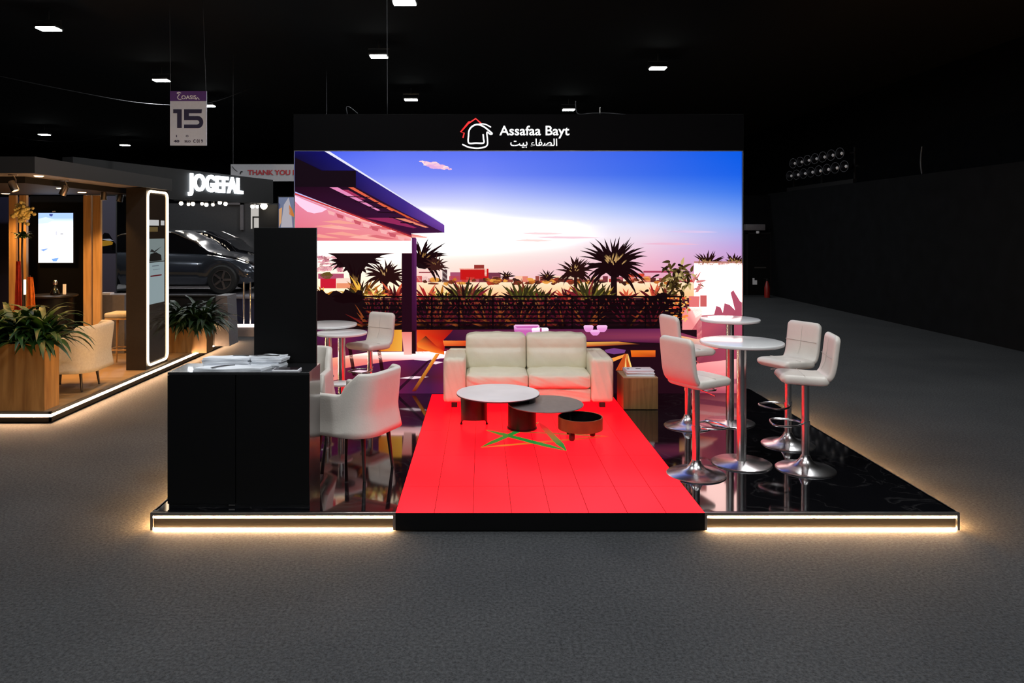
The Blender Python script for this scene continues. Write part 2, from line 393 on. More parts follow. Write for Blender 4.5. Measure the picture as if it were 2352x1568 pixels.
# ================================================================== VIDEO WALL
WY = 9.667
WX0, WX1 = wx(675.5, WY), wx(1710, WY)
LX0, LX1 = wx(678, WY), wx(1704, WY)
ZL = wz(347.5, WY); ZT = wz(263, WY)
vw = thing('video_wall', 'large glowing video wall under a black header with a house emblem', 'video wall')
b = nb(); add_box(b, WX0, WX1, WY+.03, WY+.30, PT, ZT-.01); obj('frame', b, M['black'], vw)
b = nb(); add_box(b, WX0, wx(1706, WY), WY-.03, WY+.03, ZL+.01, ZT, .003); hd = obj('header', b, mat('header_board', (.0012, .0012, .0015), .7, noise=.1, spec=.06), vw)
b = nb()
for zz in (ZL,): add_box(b, LX0-.01, LX1+.01, WY-.02, WY+.03, zz, zz+.012)
add_box(b, LX0-.012, LX0-.002, WY-.02, WY+.03, PT, ZL+.012); add_box(b, LX1+.002, LX1+.012, WY-.02, WY+.03, PT, ZL+.012)
obj('edge_profile', b, M['alu'], vw)

cv = Canvas(lambda u, v, l: (wx(u, WY), WY+.006-l, wz(v, WY)), .0005)
R = random.Random(11)
kx = [678, 900, 1100, 1300, 1500, 1704]
ky = [347, 400, 440, 480, 515, 545, 580, 615, 650]
tab = [[(70, 92, 238), (98, 120, 248), (95, 118, 246), (78, 110, 238), (52, 100, 236), (8, 92, 232)],
       [(110, 125, 246), (120, 138, 250), (118, 136, 248), (88, 120, 240), (58, 108, 236), (26, 98, 234)],
       [(185, 186, 254), (180, 184, 254), (176, 186, 254), (140, 162, 248), (98, 140, 242), (62, 122, 238)],
       [(242, 240, 255), (242, 240, 255), (232, 234, 255), (200, 212, 254), (158, 184, 250), (112, 154, 244)],
       [(255, 255, 255), (255, 255, 255), (255, 253, 255), (246, 244, 255), (210, 216, 254), (154, 178, 246)],
       [(255, 255, 255), (255, 255, 255), (255, 254, 253), (254, 247, 250), (236, 218, 240), (180, 174, 236)],
       [(255, 252, 245), (255, 252, 245), (255, 247, 240), (252, 230, 230), (240, 196, 220), (198, 160, 218)],
       [(255, 240, 225), (255, 240, 225), (255, 226, 215), (250, 206, 212), (240, 178, 202), (205, 150, 200)],
       [(255, 225, 210), (255, 225, 210), (252, 205, 205), (245, 190, 200), (242, 170, 190), (215, 140, 180)]]
def sky(u, v):
    i = max(0, min(len(kx)-2, sum(1 for k in kx if k <= u)-1)); j = max(0, min(len(ky)-2, sum(1 for k in ky if k <= v)-1))
    a = (u-kx[i])/(kx[i+1]-kx[i]); c = (v-ky[j])/(ky[j+1]-ky[j])
    a = max(0, min(1, a)); c = max(0, min(1, c))
    out = []
    for k in range(3):
        out.append((tab[j][i][k]*(1-a)+tab[j][i+1][k]*a)*(1-c)+(tab[j+1][i][k]*(1-a)+tab[j+1][i+1][k]*a)*c)
    l_ = lin(out); s = 1+1.5*(max(0, min(out)-228)/27)**2
    return tuple(x*s for x in l_)
S = lambda r, g, b_, k=1.0: tuple(x*k for x in lin((r, g, b_)))
cv.clip = (678.2, 1703.8, 347.6, 902.6)
cv.grid(678, 347.5, 1704, 660, 60, 40, sky)
cv.rect(678, 655, 1704, 903, S(60, 20, 35))
cv.level()
def blob(cx, cy, rx, ry, col, n=16, jag=.3):
    p = []
    for i in range(n):
        a = 2*PI*i/n; k = 1-jag*R.random(); p.append((cx+rx*k*math.cos(a), cy+ry*k*math.sin(a)))
    cv.poly(p, col, keep=True)
# clouds
for q in range(46):
    u_ = R.random(); x = 966+72*u_; y = 369+20*u_**.8; sz = 2+5.5*math.sin(PI*min(1, u_*1.05))**1.2
    blob(x+R.uniform(-4, 4), y+R.uniform(-.4, .6)*sz, sz*R.uniform(1, 2.1), sz*R.uniform(.45, .8), S(*R.choice([(255, 205, 225), (255, 222, 226), (248, 190, 222), (255, 232, 232), (232, 178, 228)])), 10, .3)
    if q % 12 == 11: cv.level()
for (x, y, w_, c_) in ((1245, 536, 55, (255, 222, 226)), (1300, 545, 80, (250, 212, 224)), (1225, 552, 50, (255, 226, 222)), (1590, 532, 60, (220, 200, 240)), (1540, 560, 70, (240, 190, 215))):
    cv.poly([(x-w_, y), (x-w_*.3, y-3), (x+w_*.4, y-2), (x+w_, y+1), (x+w_*.2, y+3), (x-w_*.4, y+2)], S(*c_), keep=True)
cv.level()
# ground behind the terrace
def sand(u, v):
    t_ = max(0, min(1, (v-640)/40)); return S(255, 232-45*t_, 205-75*t_, 1.15)
cv.grid(678, 640, 1600, 684, 24, 3, sand)
# far skyline
cv.level()
x = 955
while x < 1600:
    w_ = R.uniform(8, 26); h = R.uniform(3, 13); c_ = R.choice([(180, 90, 100), (120, 50, 60), (230, 130, 110), (90, 40, 40), (255, 200, 170), (200, 60, 60), (150, 70, 60)])
    cv.rect(x, 646-h, x+w_, 648, S(*c_)); x += w_*R.uniform(.6, 1.3)
for (x0, y0, x1, y1, c_) in ((957, 618, 1000, 646, (255, 215, 205)), (962, 624, 998, 627, (150, 60, 70)), (1014, 617, 1034, 646, (255, 235, 225)), (1016, 619, 1027, 645, (60, 25, 35)), (1034, 625, 1060, 646, (170, 80, 110)),
                             (1057, 617, 1122, 643, (200, 22, 22)), (1089, 608, 1112, 618, (150, 50, 45)), (1055, 616, 1116, 619, (255, 190, 170)), (1113, 616, 1118, 634, (255, 220, 200)), (1122, 626, 1150, 646, (120, 55, 75)),
                             (1262, 633, 1330, 640, (255, 220, 190)), (1440, 628, 1480, 636, (220, 70, 50)), (1478, 622, 1560, 626, (170, 60, 90))):
    cv.rect(x0, y0, x1, y1, S(*c_))
def blade(x, y, a, L, wd, col, droop=0, col2=None):
    pts = []; px_, py_ = x, y; aa = a; st = 5; spine = [(x, y)]
    for i in range(st):
        px_ += math.cos(aa)*L/st; py_ -= math.sin(aa)*L/st; aa -= droop/st*(1 if math.cos(a) >= 0 else -1); spine.append((px_, py_))
    wds = [.55, 1, .95, .75, .4]
    Lp, Rp = [], []
    for i in range(st):
        dx, dy = spine[i+1][0]-spine[i][0], spine[i+1][1]-spine[i][1]; dl = math.hypot(dx, dy) or 1
        nx, ny = -dy/dl*wd*wds[i]/2, dx/dl*wd*wds[i]/2
        Lp.append((spine[i][0]+nx, spine[i][1]+ny)); Rp.append((spine[i][0]-nx, spine[i][1]-ny))
    col2 = col2 or col
    P = Lp+[spine[-1]]+Rp[::-1]; cc = [col]*2+[col2]*3+[col2]+[col2]*3+[col]*2
    for i in range(st-1):
        cv.poly([Lp[i], Lp[i+1], Rp[i+1], Rp[i]], [col if i < 2 else col2, col if i < 1 else col2, col if i < 1 else col2, col if i < 2 else col2])
    cv.poly([Lp[-1], spine[-1], Rp[-1]], col2)
def palm(cx, cy, Rr, n, dark, lit, a0=-20, a1=200, wd=None, droop=.5, trunk=None):
    wd = wd or Rr*.09
    if trunk:
        cv.poly([(cx-trunk[0]/2, cy), (cx+trunk[0]/2, cy), (cx+trunk[0]*.6, trunk[1]), (cx-trunk[0]*.6, trunk[1])], dark)
    blob(cx, cy-Rr*.05, Rr*.42, Rr*.30, dark, 20, .3)
    later = []
    for i in range(n):
        a = math.radians(a0+(a1-a0)*(i+R.random()*.8)/n); L = Rr*R.uniform(.62, 1.05)*(.84+.24*abs(math.cos(a))); low = 1-abs(math.sin(a))
        c_ = lit if (R.random() < .5 and abs(math.cos(a)) < .8) else dark
        x0_, y0_ = cx+R.uniform(-.10, .10)*Rr, cy-R.uniform(-.02, .14)*Rr
        blade(x0_, y0_, a+R.uniform(-.08, .08), L, wd*R.uniform(.8, 1.3), dark, droop*(.3+low)*R.uniform(.5, 1.3), dark)
        if c_ is lit: later.append((x0_+math.cos(a)*L*.22, y0_-math.sin(a)*L*.22, a, L*R.uniform(.45, .7), wd*.45))
    for i in range(n//3):
        a = math.radians(R.uniform(-30, 210)); blade(cx, cy, a, Rr*R.uniform(.4, .6), wd*1.5, dark, .6, dark)
    cv.level()
    for q in later: blade(*q, lit, droop*.35, dark)
dk = S(26, 8, 12); dk2 = S(40, 16, 16); lt = S(190, 150, 95); lt2 = S(150, 110, 60)
cv.level()
# red glow of shrubs behind
for i in range(70):
    x = R.uniform(957, 1540); blob(x, R.uniform(640, 652), R.uniform(6, 16), R.uniform(3, 7), S(*R.choice([(120, 50, 30), (200, 110, 40), (90, 40, 30), (235, 160, 70), (60, 30, 25), (180, 60, 40)])), 9, .5)
cv.level()
palm(1410, 618, 84, 60, dk, lt, -22, 202, 7, 1.0, (13, 690))
palm(1322, 628, 44, 38, dk2, lt, -25, 205, 5, 1.0, (7, 672))
palm(1627, 611, 40, 22, dk2, lt, 8, 172, 5, .3)
palm(1688, 608, 32, 18, dk2, lt, 15, 160, 5, .3)
palm(968, 603, 66, 34, dk, lt2, -35, 118, 6, 1.0)
palm(1000, 614, 34, 18, S(60, 28, 25), lt2, -10, 175, 4, .6)
palm(1163, 636, 20, 14, dk2, lt2, 0, 180, 3, .4)
palm(1258, 640, 24, 16, dk2, lt2, 0, 180, 3, .5)
cv.level()
# white wall on the right
cv.grid(1594, 604, 1704, 724, 8, 6, lambda u, v: S(255, 208, 200, 3.4) if v > 612 else S(255, 205, 200, 3))
cv.poly([(1594, 600), (1704, 600), (1704, 604.5), (1594, 612)], S(190, 130, 120))
for i in range(18): blade(R.uniform(1600, 1704), 608, math.radians(R.uniform(20, 160)), R.uniform(8, 22), 3, dk2, .3, lt2)
cv.level()
shp = S(182, 84, 108)
cv.poly([(1560, 903), (1560, 800), (1612, 724), (1640, 722), (1645, 702), (1655, 706), (1660, 718), (1664, 696), (1676, 700), (1688, 712), (1678, 672), (1684, 666), (1700, 692), (1704, 694), (1704, 903)],
        [S(120, 30, 50), S(200, 80, 90), S(190, 70, 90)]+[shp]*11+[S(170, 60, 90)], keep=True)
cv.poly([(1567, 706), (1612, 706), (1612, 775), (1640, 790), (1567, 790)], [S(250, 150, 150), S(255, 225, 215, 1.3), S(248, 140, 140), S(255, 200, 180), S(250, 150, 150)], keep=True)
cv.poly([(1575, 704), (1625, 704), (1626, 716), (1614, 718), (1598, 730), (1590, 712)], S(255, 240, 230, 1.6), keep=True)
cv.poly([(1582, 680), (1607, 680), (1606, 705), (1583, 705)], S(235, 120, 120)); cv.rect(1608, 678, 1623, 704, S(210, 100, 100))
cv.level()
# leafy bush in front of the white wall
for i in range(90):
    x, y = R.gauss(1560, 20), R.gauss(645, 22)
    blade(x, y, R.uniform(0, 2*PI), R.uniform(12, 26), R.uniform(4, 8), R.choice([S(40, 30, 14), S(66, 50, 22), S(100, 84, 40), S(30, 14, 12), S(205, 180, 120), S(84, 64, 26)]), .5)
for i in range(10): blade(R.uniform(1590, 1604), R.uniform(640, 672), math.radians(R.uniform(10, 80)), 24, 4, S(220, 130, 130), .2)
cv.level()
# spiky plants behind the railing
def agave(cx, by, h, n, cols, wd=7, spread=72):
    n = max(6, int(n*.6))
    for i in range(n):
        a = math.radians(90+spread*(2*(i+R.random())/n-1)); c1 = R.choice([c for c in cols]+[S(34, 14, 14)]*3)
        blade(cx+R.uniform(-4, 4), by, a, h*R.uniform(.7, 1.05), wd, c1, .25, R.choice(cols))
red = [S(170, 36, 36), S(90, 20, 26), S(215, 90, 60), S(60, 16, 20)]
grn = [S(56, 44, 18), S(80, 70, 26), S(36, 20, 14), S(190, 150, 60), S(110, 40, 30)]
ylw = [S(250, 190, 70), S(255, 225, 140, 1.2), S(180, 110, 30), S(90, 50, 20)]
for cx, h, n, cs in ((980, 44, 16, red), (1012, 40, 14, ylw), (1065, 54, 20, grn), (1080, 40, 16, red), (1120, 40, 12, grn), (1185, 44, 20, red), (1210, 52, 20, grn), (1255, 34, 12, red), (1300, 40, 16, red), (1350, 60, 24, grn),
                     (1385, 44, 20, grn), (1440, 36, 14, red), (1500, 42, 18, red), (1530, 44, 14, grn)):
    agave(cx, 690, h, n, cs)
cv.level()
for cx, h in ((1068, 68), (1197, 64), (1352, 70), (1018, 44), (1236, 44)):
    agave(cx, 700, h, 24, [S(46, 40, 20), S(30, 12, 12), S(120, 26, 40), S(60, 56, 24)], 9, 62)
    for a_ in (-22, -9, 4, 15, 27): blade(cx+a_*.35, 700, math.radians(90-a_*1.3), h*R.uniform(.6, .85), 4.5, S(200, 180, 60), .15, S(120, 110, 40))
cv.level()
# area seen under the awning, left
cv.grid(678, 581, 921, 672, 8, 4, lambda u, v: S(255, 244-20*(v-581)/90, 238-50*(v-581)/90, 1.3))
for i in range(60): blob(R.uniform(731, 790), R.uniform(590, 622), R.uniform(5, 11), R.uniform(3, 6), S(*R.choice([(214, 130, 150), (190, 90, 120), (240, 170, 180), (160, 70, 90)])), 8, .5)
cv.level()
palm(815, 606, 66, 44, dk, lt2, 0, 180, 9, .7, (14, 680))
palm(885, 640, 50, 40, dk2, lt, -25, 205, 6, .8, (10, 680))
cv.poly([(752, 581), (908, 581), (878, 586), (848, 602), (830, 626), (828, 650), (836, 676), (800, 676), (806, 650), (802, 628), (786, 604), (768, 588)], dk, keep=True)
for i in range(14): blade(816, 650, math.radians(R.uniform(60, 120)), R.uniform(30, 60), 3, lt2, .1, dk)
cv.rect(731, 628, 790, 640, S(180, 80, 110)); cv.rect(736, 639, 772, 662, S(205, 28, 52)); cv.rect(773, 638, 806, 650, S(255, 222, 205)); cv.rect(773, 650, 830, 662, S(240, 150, 110))
blob(750, 632, 18, 10, S(90, 80, 20), 12, .4)
cv.level()
for cx, h, n, cs in ((742, 30, 10, ylw), (835, 60, 18, ylw), (826, 50, 12, grn), (870, 34, 14, ylw), (905, 44, 16, red), (858, 30, 10, red)): agave(cx, 684, h, n, cs)
cv.level()
# hedge + railing, dark band
def jag(x0, x1, y, amp, yb):
    p = []; x = x0
    while x < x1: p.append((x, y+R.uniform(-amp, amp))); x += R.uniform(5, 12)
    p.append((x1, y)); return p+[(x1, yb), (x0, yb)]
cv.poly(jag(678, 833, 670, 7, 760), S(22, 6, 10), keep=True)
cv.rect(833, 688, 1560, 760, S(24, 6, 12)); 
for cx, cy, rx, ry in ((800, 684, 40, 14), (1075, 700, 48, 16), (1200, 704, 40, 14), (1400, 698, 70, 22), (1500, 700, 40, 24), (1520, 690, 24, 22), (985, 704, 30, 10), (1300, 706, 40, 12)): blob(cx, cy, rx, ry, S(20, 6, 9), 24, .25)
cv.level()
for cx in (850, 885, 980, 1012, 1065, 1120, 1150, 1195, 1240, 1290, 1345, 1440, 1500):
    for i in range(16):
        a = math.radians(90+70*(2*(i+R.random())/16-1)); c_ = R.choice([(120, 22, 40), (70, 12, 30), (150, 40, 36), (96, 20, 50), (190, 90, 40)])
        if cx > 1400 and i % 2: continue
        blade(cx+R.uniform(-5, 5), 754, a, R.uniform(45, 78), 5, S(*[v*.25 for v in c_]), .2, S(*[v*.7 for v in c_]))
for i in range(420):
    x = R.uniform(835, 1575); y = 684+abs(R.gauss(0, 15))
    if y > 735: continue
    k = 1-(y-680)/60; c_ = R.choice([(190, 40, 60), (220, 90, 60), (150, 30, 60), (230, 150, 80), (130, 26, 40)])
    if 1390 < x < 1540 and R.random() < .7: continue
    cv.poly([(x, y), (x+2.5, y-1), (x+5, y+5), (x+2, y+6)], S(*[v*(.2+.45*k) for v in c_]))
for i in range(60):
    x = R.gauss(1556, 14); y = R.uniform(680, 740); cv.rect(x, y, x+R.uniform(3, 8), y+R.uniform(2, 5), S(*R.choice([(255, 140, 60), (255, 200, 110), (220, 70, 50)])))
cv.level()
for k, y in enumerate(range(679, 756, 10)): cv.rect(833, y, 1566, y+(4 if k else 4), S(14, 4, 8))
for x in (880, 990, 1052, 1130, 1252, 1312, 1372, 1480, 1560): cv.rect(x, 679, x+4, 757, S(16, 4, 8))
cv.level()
# lower terrace: red wall, deck, shade
cv.grid(678, 757, 1600, 903, 24, 8, lambda u, v: S(88+20*math.sin(u*.05), 26, 62+12*math.sin(v*.1)) if u < 1030 else S(30, 8, 18))
cv.level()
cv.poly([(957, 757), (1040, 757), (1022, 784), (1020, 812), (957, 812)], [S(225, 60, 20), S(150, 20, 20), S(200, 25, 15), S(190, 20, 15), S(250, 110, 40)], keep=True)
cv.poly([(870, 757), (924, 757), (924, 806), (870, 806)], [S(200, 100, 20), S(240, 170, 60), S(248, 180, 70), S(230, 120, 30)])
cv.poly([(760, 822), (850, 808), (1030, 806), (1024, 822), (900, 828), (760, 850)], [S(255, 170, 140), S(255, 200, 190, 2.6), S(255, 195, 195, 2.6), S(255, 205, 215, 1.5), S(250, 130, 130), S(240, 110, 100)], keep=True)
cv.poly([(700, 850), (790, 838), (780, 870), (700, 890)], S(240, 140, 130))
for x0, x1, y in ((915, 985, 866), (985, 1018, 832), (950, 1010, 824), (800, 850, 852)): cv.poly([(x0, y+2), ((x0+x1)/2, y-3), (x1, y-1), ((x0+x1)/2, y+4)], S(255, 225, 235))
cv.poly([(982, 828), (992, 824), (912, 903), (902, 903)], S(48, 12, 34))
for x in (800, 866): cv.poly([(x, 800), (x+8, 800), (x+18, 862), (x+10, 862)], S(40, 8, 14))
cv.level()
cv.poly([(957, 788), (978, 771), (1000, 792), (1020, 806), (1021, 814), (990, 808), (960, 797)], [S(250, 120, 40), S(60, 20, 20), S(190, 30, 20), S(230, 70, 20), S(255, 130, 40), S(255, 130, 40), S(255, 140, 50)], keep=True)
cv.poly([(1001, 812), (1010, 812), (955, 898), (946, 898)], [S(255, 170, 60), S(240, 110, 30), S(90, 14, 18), S(130, 20, 20)])
# dark post
cv.rect(923, 581, 946, 762, S(34, 6, 20)); cv.poly([(923, 762), (946, 762), (946, 814), (928, 814)], [S(240, 130, 120), S(240, 130, 120), S(255, 190, 180), S(255, 190, 180)])
cv.poly([(946, 535), (957, 548), (957, 760), (946, 760)], [S(80, 24, 80), S(110, 50, 110), S(60, 14, 44), S(50, 10, 34)]); cv.rect(946, 757, 955, 812, S(36, 8, 14))
# long table on the terrace
cv.level()
cv.poly([(1042, 757), (1530, 754), (1600, 774), (1600, 790), (1420, 784), (1017, 782)], [S(70, 20, 52), S(100, 34, 80), S(150, 60, 90), S(90, 20, 50), S(84, 26, 68), S(46, 14, 46)], keep=True)
for i in range(4): cv.rect(1100+i*110, 763+i*2, 1200+i*110, 764.5+i*2, S(120, 44, 92))
cv.poly([(1017, 781), (1075, 781), (1075, 794), (1020, 794)], [S(255, 140, 60), S(240, 80, 30), S(200, 50, 24), S(235, 90, 40)])
cv.poly([(1340, 785), (1420, 784), (1470, 790), (1340, 796)], [S(255, 190, 90), S(255, 160, 60), S(90, 24, 20), S(200, 60, 30)])
cv.poly([(1022, 794), (1070, 794), (1070, 800), (1022, 800)], S(18, 5, 10))
cv.rect(1340, 796, 1570, 903, S(34, 8, 20))
cv.level()
cv.poly([(1388, 803), (1410, 799), (1437, 803), (1434, 810), (1410, 813), (1392, 809)], S(120, 64, 130), keep=True)
cv.poly([(1448, 804), (1505, 804), (1505, 819), (1450, 819)], [S(240, 120, 30), S(250, 120, 40), S(180, 60, 20), S(230, 90, 20)])
for i in range(8): cv.poly([(1434+i*.6, 812), (1438+i*.6, 812), (1418+i*5, 850), (1414+i*5, 850)], R.choice([S(255, 150, 60), S(255, 210, 120), S(200, 80, 30)]))
cv.poly([(1405, 822), (1437, 812), (1436, 818), (1408, 830)], S(255, 160, 70))
# bright pink paving on the right
cv.poly([(1600, 834), (1704, 822), (1704, 903), (1580, 903)], [S(240, 130, 130, 1.6), S(255, 190, 190), S(190, 90, 110), S(130, 30, 60)])
cv.poly([(1560, 770), (1620, 782), (1650, 800), (1600, 806), (1560, 800)], [S(255, 180, 110), S(255, 200, 190), S(250, 130, 120), S(250, 110, 60), S(90, 20, 20)], keep=True)
cv.poly([(1588, 858), (1700, 846), (1700, 852), (1588, 866)], S(255, 225, 220, 1.3)); cv.poly([(1600, 880), (1700, 868), (1700, 880), (1600, 892)], S(150, 60, 90))
# pink bowls
pk = S(236, 150, 214); pkl = S(250, 190, 236); pkd = S(205, 100, 180)
def bowl(x0, x1, y0, y1, c1, c2):
    h_ = y1-y0; e_ = min(12, (x1-x0)*.3); cv.poly([(x0, y0+3), (x0+3, y0), (x1-3, y0), (x1, y0+3), (x1-1, y0+h_*.55), (x1-e_*.6, y1-2), (x1-e_, y1), (x0+e_, y1), (x0+e_*.6, y1-2), (x0+1, y0+h_*.55)], [c1, c1, c1, c1, c2, c2, c2, c2, c2, c2], keep=True)
bowl(1180, 1239, 745, 771, pkl, pkd); bowl(1340, 1363, 746, 762, pkl, pk); bowl(1370, 1395, 746, 762, pkl, pk)
cv.level(); cv.poly([(1183, 749), (1237, 748), (1232, 753), (1188, 753)], pkd)
bowl(1221, 1260, 752, 772, S(255, 232, 250, 1.3), pkl); bowl(1355, 1378, 757, 770, pkl, pk)
cv.level(); cv.rect(1240, 753, 1244, 771, S(170, 60, 120))
# awning and roof, top left
cv.poly([(678, 448), (945, 545), (945, 556), (678, 556)], [S(236, 140, 170), S(255, 200, 200), S(248, 150, 150), S(232, 110, 125)])
cv.level()
for i in range(16): x = R.uniform(690, 900); y = R.uniform(500, 545); cv.poly([(x, y), (x+40, y-4), (x+90, y+6), (x+50, y+5)], S(*R.choice([(255, 180, 170), (222, 110, 120), (250, 165, 150)])))
cv.level()
cv.poly([(678, 449), (700, 459), (730, 471), (752, 480), (740, 487), (722, 490), (706, 486), (690, 474), (678, 462)], S(255, 205, 232, 1.1), keep=True)
for i in range(9): x = 752+i*20; y = 482+i*7.2; cv.poly([(x, y), (x+18, y+6), (x+16, y+13), (x+4, y+10)], S(205, 90, 105) if i % 2 else S(250, 180, 180))
cv.rect(678, 553, 946, 581, S(255, 220, 215, 3))
cv.level()
cv.poly([(678, 440), (678, 425), (700, 425), (822, 425), (1021, 534), (945, 536), (946, 545)], [S(40, 6, 30), S(26, 6, 24), S(26, 6, 24), S(34, 8, 30), S(60, 20, 60), S(60, 14, 50), S(120, 30, 60)], keep=True)
cv.poly([(678, 443), (945, 541), (945, 545), (678, 447)], S(205, 60, 60))
cv.poly([(745, 347), (757, 347), (1021, 515), (1016, 516)], S(235, 235, 255))
cv.level()
for a_, c_ in (([(757, 430), (776, 430), (874, 483), (868, 484)], S(235, 140, 190)), ([(800, 430), (812, 430), (906, 484), (900, 485)], S(230, 100, 70)), ([(838, 500), (900, 500), (958, 523), (950, 524)], S(150, 40, 90)), ([(905, 500), (925, 500), (985, 522), (978, 523)], S(240, 140, 110)),
               ([(820, 440), (835, 446), (965, 510), (955, 510)], S(220, 90, 50)), ([(786, 436), (800, 436), (840, 458), (830, 458)], S(170, 50, 90)), ([(930, 500), (940, 500), (975, 516), (965, 516)], S(120, 30, 60))): cv.poly(a_, c_)
cv.level()
for i in range(6): cv.poly([(790+i*26, 450+i*12), (850+i*20, 452+i*12), (850+i*20, 454+i*12), (790+i*26, 452+i*12)], S(26, 4, 18))
cv.level()
cv.poly([(678, 347), (746, 347), (819, 392), (740, 392), (678, 362)], [S(14, 12, 84), S(16, 14, 100), S(30, 26, 110), S(20, 14, 70), S(14, 8, 50)], keep=True)
cv.poly([(678, 362), (742, 391), (818, 391), (818, 429), (678, 429)], S(20, 7, 18), keep=True)
cv.poly([(818, 391), (930, 460), (1021, 517), (1021, 535), (930, 490), (818, 430)], [S(28, 24, 110), S(64, 44, 140), S(118, 70, 168), S(100, 52, 140), S(60, 36, 120), S(30, 18, 80)], keep=True)
cv.build('display_surface', M['screen'], vw)

# header lettering and emblem
def hm(u, v, w_): return Vector((wx(660+u/3.647, WY), WY-.031-w_, wz(230+v/3.647, WY)))
b = nb(); ribbon(b, [(1472, 318), (1482, 278), (1452, 270), (1515, 200), (1578, 158), (1622, 197)], 11, hm, .012); ribbon(b, [(1458, 262), (1520, 185), (1532, 184)], 9, hm, .012)
obj('red_roof_emblem', b, M['signred'], vw)
b = nb()
ribbon(b, smoothline([(1640, 288), (1643, 325), (1643, 361), (1580, 362), (1520, 361), (1518, 300), (1524, 255), (1550, 222), (1592, 207), (1640, 222), (1685, 255), (1718, 284)], 5), 12, hm, .012)
ribbon(b, smoothline([(1718, 284), (1700, 288), (1672, 272), (1676, 330), (1675, 376), (1650, 396), (1590, 405), (1520, 396), (1466, 372)], 5), 11, hm, .012)
ribbon(b, smoothline([(1592, 207), (1630, 202), (1665, 208), (1706, 230)], 5), 9, hm, .012)
obj('white_house_emblem', b, M['signwhite'], vw)
k = WY/F
text('latin_lettering', 'Assafaa Bayt', M['signwhite'], vw, 160*k, 29*k, front_mtx(wx(1147, WY), WY-.031, wz(318.5, WY)), .012, .012)
text('arabic_lettering', '\uFE96\uFEF4\uFE91 \uFE80\uFE8E\uFED4\uFEBC\uFEDF\uFE8D', M['signwhite'], vw, 107*k, 21*k, front_mtx(wx(1172, WY), WY-.031, wz(340, WY)), .012, .008)
# bits lying on top of the header
def cablething(pts, label, r=.008, name='cable', m='cable', cat='cable', group=None):
    b = nb(); add_tube(b, smoothline(pts, 5), r, 6); o = obj(name, b, M[m], None, 'all'); return tag(o, label, cat, group)
hw = lambda px, py, Y=9.75: (wx(px, Y), Y, wz(py, Y))
cablething([hw(1322, 232), hw(1323, 252), hw(1330, 262), hw(1360, 260), hw(1400, 260), hw(1445, 264)], 'grey power cable lying along the top of the black header', .006)
cablething([hw(798, 262), hw(796, 246), hw(806, 248), hw(822, 261)], 'small looped strap sticking up from the left end of the header', .006)
cablething([hw(1378, 262), hw(1378, 246)], 'short upright bracket on the header top near the cable', .008, 'bracket', 'alu', 'bracket')
cablething([(wx(890, 9.8), 9.8, wz(262, 9.8)), (wx(889, 9.8), 9.8, 5.0), (wx(888, 9.8), 9.8, CZ)], 'thin black suspension wire rising from the header to the ceiling', .005, 'suspension_wire', 'cable', 'wire')

# ================================================================== FURNITURE ON THE BOOTH
def counter():
    xa, xb, ya, yb, zt = -2.376, -1.305, 5.690, 6.07, 1.158
    t = thing('reception_counter', 'tall matt black reception counter with two front doors at the platform edge', 'counter', (0, 0, 0))
    b = nb(); add_box(b, xa+.004, xb, ya+.02, yb, PT, zt-.02); obj('carcass', b, M['black_side'], t)
    b = nb(); add_box(b, xa, xb+.001, ya, yb+.002, zt-.02, zt, .002); obj('worktop', b, M['black_side'], t)
    xm = wx(541, ya)
    for x_, y_ in ((xa, xm-.004), (xm+.004, xb)):
        b = nb(); add_box(b, x_, y_, ya, ya+.02, PT+.025, zt-.024, .0015); obj('door', b, M['black'], t)
    b = nb(); add_box(b, xm-.05, xm-.004, ya-.004, ya, PT+.012, PT+.022); obj('hinge', b, M['alu'], t)
counter()
t = thing('display_tower', 'tall plain black board standing behind the counter', 'partition')
b = nb(); add_box(b, wx(585, 6.12), wx(728, 6.12), 6.10, 6.13, PT, wz(523, 6.12), .002); obj('board', b, M['black'], t)
b = nb(); add_box(b, wx(585, 6.12)-.02, wx(728, 6.12)-.005, 6.13, 6.40, PT, PT+.02); obj('foot_plate', b, M['blackmetal'], t)
# folded cotton bags
zt = 1.158
def sheet_stack(x0, x1, y0, y1, z0, z1, n, skew, rs):
    rr = random.Random(rs); b = nb(); h = (z1-z0)/n
    for i in range(n):
        a, c_, d, e = [rr.uniform(-.012, .012) for _ in range(4)]
        nx, ny = 14, 6; g = []
        for j in range(ny+1):
            for k_ in range(nx+1):
                u, v = k_/nx, j/ny
                x_ = x0+a+(x1-x0+c_)*u+skew*v; y_ = y0+d+(y1-y0)*v+.004*math.sin(u*9+i)
                z_ = z0+(i+.86)*h+.0035*math.sin(u*7+i*1.7+v*3)*(1 if i == n-1 else .4); g.append((x_, y_, z_))
        top = [b.verts.new(p) for p in g]; bot = [b.verts.new((p[0], p[1], z0+i*h)) for p in g]
        for j in range(ny):
            for k_ in range(nx):
                q = j*(nx+1)+k_; b.faces.new((top[q], top[q+1], top[q+nx+2], top[q+nx+1])); b.faces.new((bot[q], bot[q+nx+1], bot[q+nx+2], bot[q+1]))
        for k_ in range(nx):
            b.faces.new((top[k_], bot[k_], bot[k_+1], top[k_+1])); q = ny*(nx+1)+k_; b.faces.new((top[q], top[q+1], bot[q+1], bot[q]))
        for j in range(ny):
            q = j*(nx+1); b.faces.new((top[q], top[q+nx+1], bot[q+nx+1], bot[q])); q += nx; b.faces.new((top[q], bot[q], bot[q+nx+1], top[q+nx+1]))
    return b
def strap(t, pts, wd=.022):
    b = nb(); ribbon(b, [(p[0], p[1]) for p in smoothline([(p[0], p[1]) for p in pts], 4)], wd, lambda u, v, w_: Vector((u, v, pts[0][2]+w_)), .003); obj('strap', b, M['strap'], t)
